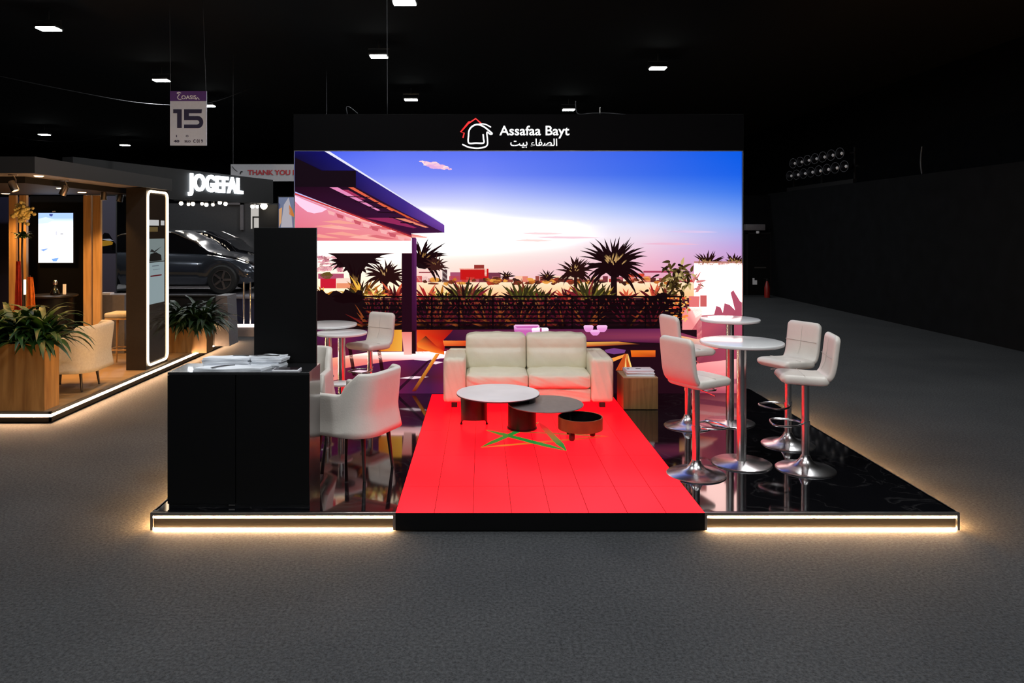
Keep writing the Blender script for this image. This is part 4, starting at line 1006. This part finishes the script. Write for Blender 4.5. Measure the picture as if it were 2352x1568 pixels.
def planter(x0, x1, y0, y1, h, label, n, L, rs, z=PT, lm='leaf', name='planter', wd=.03):
    t = thing(name, label, 'planter')
    b = nb(); add_box(b, x0, x1, y0, y0+.02, z, z+h); add_box(b, x0, x1, y1-.02, y1, z, z+h); add_box(b, x0, x0+.02, y0+.02, y1-.02, z, z+h); add_box(b, x1-.02, x1, y0+.02, y1-.02, z, z+h); obj('box', b, M['planterwood'], t)
    b = nb(); add_box(b, x0+.02, x1-.02, y0+.02, y1-.02, z+h-.10, z+h-.04); obj('soil', b, M['soil'], t)
    b = nb(); m_ = max(1, int((x1-x0)/.25))
    for i in range(m_): leafplant(b, x0+(x1-x0)*(i+.5)/m_, (y0+y1)/2, z+h-.05, n//m_, L, rs+i, wd, rx=.1, ry=min(.1, (y1-y0)/2-.05))
    obj('foliage', b, M[lm], t, 'all')
planter(-6.9, -5.07, 8.73, 9.03, .775, 'long oak planter with broad green leaves at the left booth corner', 620, .72, 40, wd=.044)
planter(wx(386, 13.3), wx(496, 13.3), 12.85, 13.15, .45, 'oak planter with dense dark green plant beyond the lit ring', 360, .78, 60, lm='leafdark', wd=.042)
# canopy of the left booth
t = thing('booth_canopy', 'flat charcoal canopy of the left booth with a grey underside', 'canopy')
b = nb(); add_box(b, -11, BX, 8.37, 8.41, 2.865, 3.05); add_box(b, BX-.04, BX, 8.41, 12.04, 2.865, 3.05); add_box(b, -11, BX, 12.04, 12.08, 2.865, 3.05); obj('fascia', b, M['fascia'], t)
b = nb(); add_box(b, -11, BX-.04, 8.41, 12.04, 2.88, 3.0); obj('underside', b, M['soffit'], t)
b = nb(); add_box(b, -11, -5.52, 9.1, 12.04, 2.80, 2.88); obj('inner_beam', b, M['fascia'], t)
# back wall and slats
t = thing('booth_back_wall', 'black back wall of the left booth carrying a screen', 'wall panel')
b = nb(); add_box(b, -7.5, -6.45, 12.5, 12.6, PT, 2.80); obj('panel', b, M['black'], t)
t = thing('booth_side_wall', 'dark navy panel at the left frame edge behind the slats', 'wall panel')
b = nb(); add_box(b, -9.2, -7.52, 12.9, 13.0, PT, 2.80); obj('panel', b, M['navy'], t)
for xa, wd_, lb in ((wx(191, 12.2), .122, 'left oak slat of the pair right of the white screen'), (wx(213, 12.2), .126, 'right oak slat of the pair right of the white screen'), (wx(20, 12.2), .115, 'oak slat at the far left of the booth'), (wx(44, 12.2), .115, 'oak slat just behind the tall yellow flowers')):
    b = nb(); add_box(b, xa, xa+wd_, 12.2, 12.26, PT, 2.80, .003); tag(obj('wood_slat', b, M['warmwood']), lb, 'slat post', 'upright oak slats in the left booth')
# screen
SYs = 12.44
t = thing('wall_screen', 'bright white vertical screen on the black wall of the left booth', 'screen')
b = nb(); add_box(b, wx(86, SYs), wx(170, SYs), SYs+.004, SYs+.05, wz(605, SYs), wz(487, SYs), .003); obj('casing', b, M['blackmetal'], t)
cv = Canvas(lambda u, v, l: (wx(u, SYs), SYs-l, wz(v, SYs)), .0006)
cv.grid(88, 489, 168, 603, 8, 10, lambda u, v: S(*( (150, 178, 235) if v < 505 else (225, 238, 252) if v < 520 else (250, 250, 255)), 1.0))
cv.level(); R = random.Random(3)
cv.poly([(88, 503), (105, 498), (125, 504), (110, 512), (88, 514)], S(190, 205, 240), keep=True); cv.poly([(113, 491), (122, 491), (120, 497), (114, 496)], S(60, 70, 130)); cv.poly([(92, 573), (112, 570), (100, 577)], S(120, 150, 210)); cv.poly([(118, 594), (135, 592), (130, 600), (122, 600)], S(110, 150, 210)); cv.rect(139, 536, 145, 538, S(150, 150, 160)); cv.rect(128, 531, 131, 540, S(190, 190, 200))
cv.build('display_surface', M['display'], t)
b = nb(); add_box(b, wx(119, SYs), wx(126, SYs), SYs+.01, SYs+.03, wz(487, SYs), wz(484.5, SYs)); obj('camera_bump', b, M['white'], t)
# shelf with bottle
t = thing('wall_counter', 'black curved counter below the white screen in the left booth', 'counter')
b = nb(); add_lathe(b, [(0, 0), (.34, 0), (.36, .01), (.36, .03), (.34, .04), (0, .04)], (wx(122, 12), 12.0, 1.17), 48); obj('counter_top', b, M['blackmetal'], t, True)
b = nb(); add_cyl(b, wx(122, 12), 12.0, PT, 1.17, .30, 40); obj('counter_body', b, M['black'], t, True)
t = thing('decanter', 'round glass decanter with white label on the black counter', 'bottle', (wx(127, 11.9), 11.9, 1.21))
b = nb(); add_lathe(b, [(0, 0), (.07, 0), (.075, .03), (.05, .09), (.018, .13), (.018, .16), (0, .16)], (0, 0, 0), 24); obj('body', b, M['carglass'], t, True)
b = nb(); add_lathe(b, [(0, .16), (.03, .165), (.036, .2), (.02, .23), (0, .235)], (0, 0, 0), 16); obj('stopper', b, M['chrome'], t, True)
t = thing('card_holder', 'narrow white card stand on the black counter beside the decanter', 'card stand', (wx(148, 11.9), 11.9, 1.21))
b = nb(); add_box(b, -.025, .025, -.005, .005, 0, .17); obj('card', b, M['paper'], t); b = nb(); add_box(b, -.03, .03, -.02, .02, 0, .008); obj('foot', b, M['black'], t)
# tall flower arrangement
t = thing('flower_stand', 'tall stand of yellow flowers with green leaves in the left booth', 'flower arrangement', (wx(52, 11.35), 11.35, PT))
b = nb(); add_tube(b, [(0, 0, .02), (.01, 0, 1.0), (-.01, 0, 1.7), (0, 0, 2.3)], .014, 8); obj('stem', b, M['darkleg'], t, True)
b = nb(); add_cyl(b, 0, 0, 0, .03, .16, 32); obj('base', b, M['blackmetal'], t, True)
b = nb(); leafplant(b, 0, 0, 1.98, 40, .17, 77, .022, rx=.05, ry=.05); obj('foliage', b, M['leaf'], t, 'all')
b = nb(); rr = random.Random(8)
for i in range(110):
    c_ = Vector((rr.gauss(0, .06), rr.gauss(0, .05), 2.36+rr.gauss(0, .06)));
    tb = bmesh.new(); bmesh.ops.create_icosphere(tb, subdivisions=1, radius=rr.uniform(.02, .036)); merge(b, tb, Matrix.Translation(c_) @ Matrix.Rotation(rr.random()*3, 4, 'X'))
obj('blossoms', b, M['yellow'], t, 'all')
def drape(px0, px1, py0, py1, Y, m_, label, lean):
    t = thing('hanging_cloth', label, 'cloth'); pb = nb(); add_cyl(pb, (wx(px0, Y)*(1-lean)+wx(px1, Y)*lean), Y+.03, PT, wz(py0, Y)+.02, .012, 12); add_cyl(pb, (wx(px0, Y)*(1-lean)+wx(px1, Y)*lean), Y+.03, PT, PT+.02, .1, 20); obj('stand', pb, M['blackmetal'], t, True); b = nb(); nx, ny = 14, 10; x0_, x1_ = wx(px0, Y), wx(px1, Y); z0_, z1_ = wz(py1, Y), wz(py0, Y); g = []
    for j in range(ny+1):
        for i in range(nx+1):
            u, v = i/nx, j/ny; g.append(b.verts.new((x0_+(x1_-x0_)*(u*(.45+.55*v)+(1-(.45+.55*v))*lean), Y+.03*math.sin(u*15+v*2), z1_+(z0_-z1_)*v)))
    for j in range(ny):
        for i in range(nx): q = j*(nx+1)+i; b.faces.new((g[q], g[q+1], g[q+nx+2], g[q+nx+1]))
    bmesh.ops.solidify(b, geom=b.faces[:], thickness=.006)
    obj('folds', b, m_, t, 'all'); return t
drape(32, 52, 600, 712, 11.6, M['redcloth'], 'red cloth draped behind the planter leaves', .4)
drape(58, 84, 636, 712, 11.5, M['orangecloth'], 'orange cloth right of the red one', .3)
t = thing('tube_lamp', 'short glowing white tube lamp between the red and orange cloths', 'lamp')
b = nb(); add_cyl(b, wx(57, 10.95), 10.95, wz(676, 10.95), wz(642, 10.95), .016, 16); obj('tube', b, emis('tube_glow', (1, .8, .6), 3), t, True)
b = nb(); add_cyl(b, wx(57, 10.95), 10.95, PT, wz(676, 10.95), .012, 12); add_cyl(b, wx(57, 10.95), 10.95, PT, PT+.02, .1, 24); obj('stand', b, M['blackmetal'], t, True)
# beige armchair
armchair((-5.46, 9.98, PT), math.radians(184), 'beige upholstered armchair with dark legs in the left booth', 'beige', wdt=.68, dep=.66, z0=.27, zarm=.60, zback=.83, legs=((.24, .25), (.24, -.25), (-.26, .25), (-.26, -.25)), splay=.03, thick=.11, flare=.03, cornr=.13)
# wooden stool
t = thing('wooden_bar_stool', 'bar stool with grey seat and oak legs beside the dark pillar', 'bar stool', (wx(272, 11.6), 11.75, PT))
b = nb(); add_box(b, -.21, .21, -.19, .19, .74, .82, .03, 4); obj('seat', b, M['beige'], t, 'all')
b = nb(); add_box(b, -.2, .2, -.18, .18, .715, .74, .004); obj('seat_frame', b, M['warmwood'], t)
for sx in (-1, 1):
    for sy in (-1, 1):
        b = nb(); add_tube(b, [(sx*.15, sy*.14, .72), (sx*.19, sy*.18, 0)], .018, 10, radii=[.02, .014]); obj('leg', b, M['warmwood'], t, True)
b = nb(); add_tube(b, [(-.175, -.165, .25), (.175, -.165, .25), (.175, .165, .25), (-.175, .165, .25)], .01, 8, closed=True); obj('footrest', b, M['warmwood'], t)
# pillar with ring light
PX = -5.02; PYa, PYb = 11.26, 12.03
t = thing('ring_light_pillar', 'dark bronze pillar with a rounded glowing light frame on its side', 'pillar')
b = nb(); add_box(b, -5.32, PX, PYa, PYb, PT, 2.865, .002); obj('column', b, mat('bronze_pillar', (.026, .020, .016), .38, metal=.3, noise=.1), t)
za, zb = wz(842, 11.4), 2.80
def rr_pts(y0, y1, z0, z1, r):
    p = []
    for cy, cz, a0 in ((y1-r, z1-r, 0), (y0+r, z1-r, 90), (y0+r, z0+r, 180), (y1-r, z0+r, 270)):
        for k_ in range(7): a = math.radians(a0+15*k_); p.append((PX+.012, cy+r*math.cos(a), cz+r*math.sin(a)))
    return p
b = nb(); add_tube(b, rr_pts(PYa+.03, PYb-.03, PT+.06, 2.82, .10), .017, 8, closed=True); obj('light_frame', b, M['stripring'], t, True)
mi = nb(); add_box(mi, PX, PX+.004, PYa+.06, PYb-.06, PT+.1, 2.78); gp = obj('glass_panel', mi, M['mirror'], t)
cv = Canvas(lambda u, v, l: (PX+.006+l, u, v), .0006)  # reflections in the dark glass, painted as flat glowing poster shapes
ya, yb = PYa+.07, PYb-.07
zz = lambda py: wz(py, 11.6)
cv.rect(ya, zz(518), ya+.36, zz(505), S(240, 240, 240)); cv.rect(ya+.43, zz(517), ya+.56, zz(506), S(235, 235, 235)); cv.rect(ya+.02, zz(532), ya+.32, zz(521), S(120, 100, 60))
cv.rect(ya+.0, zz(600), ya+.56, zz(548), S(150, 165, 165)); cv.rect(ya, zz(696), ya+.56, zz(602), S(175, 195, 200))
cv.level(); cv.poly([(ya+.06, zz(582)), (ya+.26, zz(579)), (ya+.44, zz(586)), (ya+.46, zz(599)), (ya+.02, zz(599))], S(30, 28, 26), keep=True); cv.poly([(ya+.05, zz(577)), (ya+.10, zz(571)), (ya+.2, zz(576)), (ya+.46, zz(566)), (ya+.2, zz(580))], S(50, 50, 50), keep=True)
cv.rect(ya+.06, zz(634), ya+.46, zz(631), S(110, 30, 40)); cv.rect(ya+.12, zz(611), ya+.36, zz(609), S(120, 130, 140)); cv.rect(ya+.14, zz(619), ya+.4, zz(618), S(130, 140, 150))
cv.build('painted_reflection', attr_mat('painted_reflection_glow', .55), gp)

# canopy spotlights
def spot(px, py, label, tilt=25, az=0):
    zc = 2.88; Y = F*(zc-HC)/(VY-py); x = wx(px, Y)
    t = thing('spotlight', label, 'spotlight', (x, Y, zc), az, 'spotlights under the left booth canopy')
    b = nb(); add_cyl(b, 0, 0, -.015, 0, .05, 20); add_tube(b, [(0, 0, -.01), (.03, 0, -.06), (.03, 0, -.10)], .008, 8); obj('mount', b, M['alu'], t, True)
    b = nb(); tb = bmesh.new(); add_lathe(tb, [(0, .06), (.03, .055), (.042, .03), (.045, -.07), (.038, -.07), (.036, -.055), (0, -.055)], (0, 0, 0), 24)
    mx_ = Matrix.Translation((0, 0, -.13)) @ Matrix.Rotation(math.radians(tilt), 4, 'Y'); merge(b, tb, mx_); obj('can', b, M['alu'], t, True)
    b = nb(); tb = bmesh.new(); add_lathe(tb, [(0, -.057), (.034, -.057), (.034, -.060), (0, -.060)], (0, 0, 0), 20); merge(b, tb, mx_); obj('lens', b, M['spotlens'], t)
    ld = bpy.data.lights.new('spot_lamp', 'SPOT'); ld.energy = 75; ld.spot_size = math.radians(95); ld.spot_blend = .6; ld.color = (1, .52, .17); ld.shadow_soft_size = .04
    lo = bpy.data.objects.new('spot_lamp', ld); C.objects.link(lo); lo.parent = t; lo.matrix_local = mx_ @ Matrix.Translation((0, 0, -.08))
spot(30, 400, 'leftmost spotlight under the canopy above the planter', -25)
spot(148, 413, 'second spotlight from the left under the canopy, aimed at the screen', 25)
spot(238, 428, 'third canopy spotlight, above the oak slats', 0)
spot(276, 434, 'spotlight next to the dark pillar', 10)
t = thing('downlight', 'small round downlight in the canopy underside between two spotlights', 'downlight', (wx(70, 9.0)+.1, 9.0, 2.88))
b = nb(); add_lathe(b, [(0, -.012), (.04, -.012), (.055, 0), (0, 0)], (0, 0, 0), 24); obj('lens', b, M['spotlens'], t, True)
# warm lamp light inside the left booth ceiling: recessed downlights
for x, y in ((-6.0, 11.3), (-6.9, 10.6), (-5.7, 10.2), (-7.4, 11.7)):
    t = thing('recessed_light', 'recessed warm light in the dark inner ceiling of the left booth', 'downlight', (x, y, 2.80), 0, 'recessed lights of the left booth')
    b = nb(); add_lathe(b, [(0, -.006), (.045, -.006), (.06, 0), (0, 0)], (0, 0, 0), 20); obj('lens', b, M['spotlens'], t, True)
    ld = bpy.data.lights.new('down_lamp', 'SPOT'); ld.energy = 130; ld.spot_size = math.radians(120); ld.spot_blend = .8; ld.color = (1, .50, .15); ld.shadow_soft_size = .05
    lo = bpy.data.objects.new('down_lamp', ld); C.objects.link(lo); lo.parent = t; lo.location = (0, 0, -.02)

# ================================================================== CAR BOOTH BEHIND
ST = .80
A = Vector((-6.95, 13.75)); B_ = Vector((-5.13, 18.5)); dv = (B_-A).normalized(); nv = Vector((dv.y, -dv.x))   # nv towards the viewer/right
t = thing('sign_fascia', 'long black fascia with glowing white letters over the car booth', 'fascia')
b = nb(); 
def fa(u, v, w_): p = A+dv*u+nv*w_; return Vector((p.x, p.y, v))
add_prism(b, [(-.6, 2.88), ((B_-A).length, 2.88), ((B_-A).length, 3.47), (-.6, 3.52)], lambda u, v, w_: fa(u, v, w_-.25), .25); obj('board', b, M['fascia'], t)
L0 = (A-Vector((0, 0))).length; 
def upar(px): r_ = (px-VX)/F; return (A.x-r_*A.y)/(r_*dv.y-dv.x)
u0, u1 = upar(431), upar(556)
mtx = Matrix(((dv.x, 0, nv.x, (A+dv*u0+nv*.001).x), (dv.y, 0, nv.y, (A+dv*u0+nv*.001).y), (0, 1, 0, 2.955), (0, 0, 0, 1)))
text('glowing_lettering', 'JOGEFAL', M['jogsign'], t, u1-u0, .48, mtx, .04, .03)
# back wall of car booth
t = thing('car_booth_wall', 'dark back wall of the car booth with white framed openings', 'wall panel')
b = nb(); add_box(b, wx(330, 21.5), wx(636, 21.5), 21.5, 21.6, 0, 3.0); obj('panel', b, mat('car_booth_grey', (.05, .05, .055), .6, noise=.1), t)
b = nb()
for x0_, x1_, y0_, y1_ in ((520, 558, 465, 470), (551, 558, 465, 528)): add_box(b, wx(x0_, 21.4), wx(x1_, 21.4), 21.42, 21.5, wz(y1_, 21.4), wz(y0_, 21.4))
obj('white_portal', b, M['grey'], t)
b = nb(); add_box(b, wx(576, 20), wx(595, 20), 20, 20.05, wz(525, 20), wz(468, 20)); obj('light_panel', b, emis('dim_white_panel', (.9, .85, .8), .55), t)
b = nb(); add_box(b, wx(579, 19.9), wx(595, 19.9), 19.93, 19.99, wz(500, 20), wz(497, 20)); add_box(b, wx(579, 19.9), wx(581, 19.9), 19.93, 19.99, wz(525, 20), wz(497, 20)); obj('picture_frame', b, M['black'], t)
t = thing('booth_column', 'black square column at the right end of the car booth', 'column')
b = nb(); add_box(b, wx(597, 18.9), wx(640, 18.9), 18.8, 19.1, ST, 2.87); obj('column', b, M['fascia'], t)
for i, (px, py, e) in enumerate(((416, 467, 1), (433, 469, .8), (443, 468, 1), (464, 468, .8), (474, 470, 1), (489, 470, .8), (505, 465, 1), (518, 468, 1), (580, 474, 1), (591, 474, .9), (606, 473, 1.7))):
    Yb = 18.9 if px < 600 else 18.4; names = ['first', 'second', 'third', 'fourth', 'fifth', 'sixth', 'seventh', 'eighth', 'ninth', 'tenth', 'largest and last']
    t = thing('small_spotlight', '%s small glowing spotlight from the left under the lettered fascia' % names[i], 'spotlight', (wx(px, Yb), Yb, wz(py, Yb)), 0, 'small spotlights of the car booth')
    b = nb(); tb = bmesh.new(); bmesh.ops.create_icosphere(tb, subdivisions=2, radius=.05*e); merge(b, tb); obj('bulb', b, M['bulb'], t, 'all')
    b = nb(); add_cyl(b, 0, 0, .04*e, .14, .04, 12); obj('can', b, M['blackmetal'], t, True)
for px, e in ((425, 160), (470, 160), (520, 200), (590, 120)):
    ld = bpy.data.lights.new('car_spot_lamp', 'SPOT'); ld.energy = e; ld.spot_size = math.radians(75); ld.spot_blend = .7; ld.color = (1, .95, .9); ld.shadow_soft_size = .06
    lo = bpy.data.objects.new('car_spot_lamp', ld); C.objects.link(lo); lo.location = (wx(px, 18.8), 18.8, 2.78); lo.rotation_euler = (math.radians(-35), 0, 0)
t = thing('lighting_track', 'black ceiling track carrying the small spotlights', 'track')
b = nb(); add_box(b, wx(400, 18.9), wx(600, 18.9), 18.85, 18.95, 2.98, 3.04); add_box(b, wx(600, 18.9), wx(612, 18.9), 18.3, 18.95, 2.98, 3.04); obj('rail', b, M['blackmetal'], t)
for px in (455, 508, 530):
    ld = bpy.data.lights.new('wall_wash', 'SPOT'); ld.energy = 70; ld.spot_size = math.radians(38); ld.spot_blend = 1; ld.color = (1, .93, .88); ld.shadow_soft_size = .05
    lo = bpy.data.objects.new('wall_wash', ld); C.objects.link(lo); lo.location = (wx(px, 20.6), 20.6, 2.95); lo.rotation_euler = (math.radians(28), 0, 0)
# cars
def car(loc, rotz, label, paint, Ln=4.4):
    t = thing('car', label, 'car', loc, rotz)
    st = [(-2.2, .55, .45, .62, .62), (-2.12, .78, .30, .78, .80), (-1.9, .86, .24, .88, .92), (-1.5, .90, .22, .93, 1.10), (-1.0, .92, .22, .94, 1.36), (-.4, .93, .22, .93, 1.45), (.1, .93, .22, .92, 1.42), (.6, .92, .22, .90, 1.22), (1.0, .91, .22, .88, .94), (1.5, .88, .22, .80, .84), (1.9, .82, .24, .68, .72), (2.12, .70, .30, .56, .60), (2.2, .5, .40, .48, .50)]
    S_ = []
    xs = [s[0] for s in st]
    def ev(x):
        for a, c_ in zip(st, st[1:]):
            if a[0] <= x <= c_[0]:
                k_ = (x-a[0])/(c_[0]-a[0]); k_ = k_*k_*(3-2*k_)*.5+k_*.5; return [a[i]+(c_[i]-a[i])*k_ for i in range(1, 5)]
        return list(st[-1][1:])
    N = 44; body = nb(); glass = nb(); rings = []; gr_ = []
    for i in range(N+1):
        x = -2.2+4.4*i/N; hw_, zb_, zb2, zr = ev(x)
        arch = 0
        for wxc in (-1.35, 1.35):
            d = abs(x-wxc)
            if d < .38: arch = max(arch, math.sqrt(.38**2-d*d))
        low = max(zb_, .33+arch-.04) if arch else zb_
        pr = [(0, zb_), (hw_*.9, zb_), (hw_*.97, low), (hw_, low+(zb2-low)*.5), (hw_*.96, zb2-.03), (hw_*.88, zb2), (0, max(zb2, min(zb2+.03, zr)))]
        rings.append([body.verts.new((x, s*y, z)) for s in (1,) for y, z in pr]+[body.verts.new((x, -y, z)) for y, z in pr[-2:0:-1]])
        g = [(hw_*.87, zb2-.01), (hw_*.80, zb2+(zr-zb2)*.5), (hw_*.68, zb2+(zr-zb2)*.92), (hw_*.55, zr+.001), (0, zr+.012)]
        gr_.append([(x, y, z) for y, z in g])
    m_ = len(rings[0])
    for P_, Q in zip(rings, rings[1:]):
        for k_ in range(m_): body.faces.new((P_[k_], P_[(k_+1) % m_], Q[(k_+1) % m_], Q[k_]))
    body.faces.new(rings[0]); body.faces.new(rings[-1])
    bo = obj('body', body, paint, t, 'all')
    roof = nb()
    for target, ks in ((glass, (0, 1)), (roof, (2, 3))):
        for s in (1, -1):
            V = [[target.verts.new((p[0], s*p[1], p[2])) for p in g] for g in gr_]
            for P_, Q in zip(V, V[1:]):
                for k_ in ks: target.faces.new((P_[k_], P_[k_+1], Q[k_+1], Q[k_]))
            bmesh.ops.delete(target, geom=[v for v in target.verts if not v.link_faces], context='VERTS')
    obj('windows', glass, M['carglass'], t, 'all'); obj('roof', roof, paint, t, 'all')
    for s in (-1, 1):
        b = nb(); add_tube(b, [(x, s*(ev(x)[0]*.70), ev(x)[2]+(ev(x)[3]-ev(x)[2])*.93+.012) for x in [-1.5+.1*i for i in range(24)]], .012, 6); obj('window_trim', b, M['chrome'], t, True)
    for x in (-1.35, 1.35):
        for s in (-1, 1):
            b = nb(); tb = bmesh.new(); add_lathe(tb, [(.0, -.1), (.30, -.1), (.33, -.07), (.33, .07), (.30, .1), (.22, .1), (.2, .06), (0, .06)], (0, 0, 0), 32); merge(b, tb, Matrix.Translation((x, s*.82, .33)) @ Matrix.Rotation(-s*PI/2, 4, 'X')); wl = obj('wheel', b, M['rubber'], t, True)
            b = nb(); tb = bmesh.new()
            for k_ in range(5): add_box(tb, .02, .21, -.025, .025, .07, .09, mtx=Matrix.Rotation(2*PI*k_/5, 4, 'Z'))
            add_lathe(tb, [(.20, .07), (.225, .07), (.225, .1), (.20, .1)], (0, 0, 0), 32)
            merge(b, tb, Matrix.Translation((x, s*.82, .33)) @ Matrix.Rotation(-s*PI/2, 4, 'X')); obj('rim', b, M['chrome'], wl)
    b = nb()
    for s in (-1, 1): add_box(b, 1.98, 2.12, s*.62-.12, s*.62+.12, .56, .62, .02)
    obj('headlight', b, M['white'], t, True)
    return t
t = thing('car_stage', 'raised dark stage with grey rim under the displayed cars', 'stage')
b = nb(); add_box(b, -9.6, wx(583, 16.5), 16.55, 21.3, 0, ST-.06); obj('body', b, M['navy'], t)
b = nb(); add_box(b, -9.7, wx(590, 16.5), 16.4, 21.3, ST-.06, ST, .02); obj('rim', b, M['grey'], t, True)
b = nb(); add_box(b, wx(425, 16.5), wx(470, 16.5), 16.50, 16.55, .78-.35, .73); add_box(b, wx(474, 16.5), wx(520, 16.5), 16.50, 16.55, .78-.35, .73); obj('lightbox', b, M['lightbox'], t)
car((-7.15, 17.7, ST), 0, 'dark car with long bonnet on the raised stage, front to the right', M['carsilver'])
car((-7.3, 20.15, ST), 0, 'second dark car parked behind the first on the stage', M['carbody'])
for px in (560, 575):
    t = thing('stanchion', 'chrome post standing before the car stage, %s of two' % ('left' if px == 560 else 'right'), 'post', (wx(px, 16.2), 16.2, 0), 0, 'chrome posts by the car stage')
    b = nb(); add_cyl(b, 0, 0, .02, 1.12, .022, 16); obj('pole', b, M['chrome'], t, True)
    b = nb(); add_cyl(b, 0, 0, 0, .02, .06, 24); obj('base', b, M['chrome'], t, True)
t = thing('light_step', 'white glowing step edge at the foot of the car stage', 'light strip')
b = nb(); add_box(b, wx(528, 15.8), wx(620, 15.8), 15.8, 16.0, .20, .24); obj('strip', b, emis('step_glow', (1, .85, .8), 3), t)
b = nb(); add_box(b, wx(528, 15.8), wx(620, 15.8), 15.82, 16.0, 0, .20); obj('riser', b, M['grey'], t)
t = thing('counter_block', 'grey tapered end panel behind the oak planter', 'counter')
b = nb(); add_prism(b, [(wx(497, 13.7), PT), (wx(531, 13.7), PT), (wx(526, 13.7), wz(678, 13.7)), (wx(500, 13.7), wz(678, 13.7))], lambda u, v, w_: Vector((u, 13.6+w_, v)), .5); obj('panel', b, M['grey'], t)
b = nb(); add_box(b, wx(388, 13.7), wx(500, 13.7), 13.62, 13.7, wz(678, 13.7)-.02, wz(678, 13.7)+.01); add_box(b, wx(390, 13.7), wx(498, 13.7), 13.66, 13.72, PT, wz(678, 13.7)-.02); obj('back_board', b, M['fascia'], t)
# small stool under the slats area and tiny car picture
t = thing('car_poster', 'narrow grey poster showing a dark car with a yellow stripe', 'poster')
cv = Canvas(lambda u, v, l: (wx(u, 13.4), 13.4-l, wz(v, 13.4)), .001)
cv.rect(232, 450, 266, 690, S(96, 94, 110), S(70, 62, 70)); cv.level()
cv.poly([(232, 545), (240, 534), (250, 536), (262, 555), (266, 560), (266, 582), (232, 582)], S(16, 15, 20), keep=True); cv.level()
cv.poly([(232, 553), (250, 552), (260, 556), (258, 562), (232, 566)], S(215, 160, 50), keep=True); cv.poly([(232, 549), (252, 548), (262, 553), (250, 553)], S(200, 205, 220)); cv.poly([(256, 558), (264, 558), (264, 574), (257, 574)], S(6, 6, 8))
cv.build('print', attr_mat('backlit_print', .35), t)  # printed colours glow by themselves
b = nb(); add_box(b, wx(230, 13.45), wx(268, 13.45), 13.41, 13.46, PT, wz(448, 13.45)); obj('backing', b, M['fascia'], t)
t = thing('dark_cabinet', 'dark grey cabinet with white items on top behind the oak stool', 'cabinet')
b = nb(); add_box(b, wx(232, 12.9), wx(292, 12.9), 12.8, 13.2, PT, wz(676, 12.9)); obj('body', b, M['grey'], t); b = nb(); add_box(b, wx(232, 12.9), wx(256, 12.9), 12.85, 13.0, wz(676, 12.9), wz(672, 12.9)); obj('paper_tray', b, M['white'], t)
# thank-you banner & side poster
t = thing('thank_you_banner', 'pale banner with red THANK YOU lettering behind the video wall', 'banner'); BYn = 20.0
b = nb(); add_box(b, wx(530, BYn), wx(760, BYn), BYn, BYn+.03, wz(416, BYn), wz(377, BYn)); obj('sheet', b, mat('banner_grey', (.40, .40, .43), .7, noise=.04), t)
k = BYn/F; text('banner_lettering', 'THANK YOU FOR', mat('banner_red', (.40, .03, .04), .6, noise=.05), t, 136*k, 12*k, front_mtx(wx(569, BYn), BYn-.001, wz(402, BYn)), .01, .03)
b = nb(); ribbon(b, [(533, 382), (538, 388), (545, 394)], 1.2, lambda u, v, w_: Vector((wx(u, BYn), BYn-.002-w_, wz(v, BYn))), .01); ribbon(b, smoothline([(552, 400), (553, 395), (557, 394)], 4), 2, lambda u, v, w_: Vector((wx(u, BYn), BYn-.002-w_, wz(v, BYn))), .01); obj('banner_emblem', b, M['black'], t)
for x in (535, 750):
    b = nb(); add_tube(b, [(wx(x, BYn), BYn+.015, wz(378, BYn)), (wx(x, BYn), BYn+.015, CZ)], .008, 6); obj('hanging_wire', b, M['cable'], t)
t = thing('tall_poster', 'tall blue and orange poster beside the left edge of the video wall', 'poster')
cv = Canvas(lambda u, v, l: (wx(u, 18.0), 18.0-l, wz(v, 18.0)), .001)
cv.rect(640, 453, 720, 700, S(120, 130, 160), S(110, 105, 115)); cv.level(); cv.poly([(645, 522), (652, 470), (663, 453), (668, 475), (672, 522)], S(190, 185, 195), keep=True); cv.poly([(641, 480), (648, 476), (646, 510), (641, 522)], S(225, 170, 120)); cv.poly([(664, 470), (670, 478), (678, 500), (664, 492)], S(215, 130, 60)); cv.poly([(640, 465), (644, 470), (642, 480), (640, 480)], S(80, 90, 130))
cv.build('print', attr_mat('glowing_print_b', .8), t)  # poster print emits its own colours
b = nb(); add_box(b, wx(638, 18.0), wx(722, 18.0), 18.01, 18.06, 0, wz(451, 18.0)); obj('backing', b, M['fascia'], t)
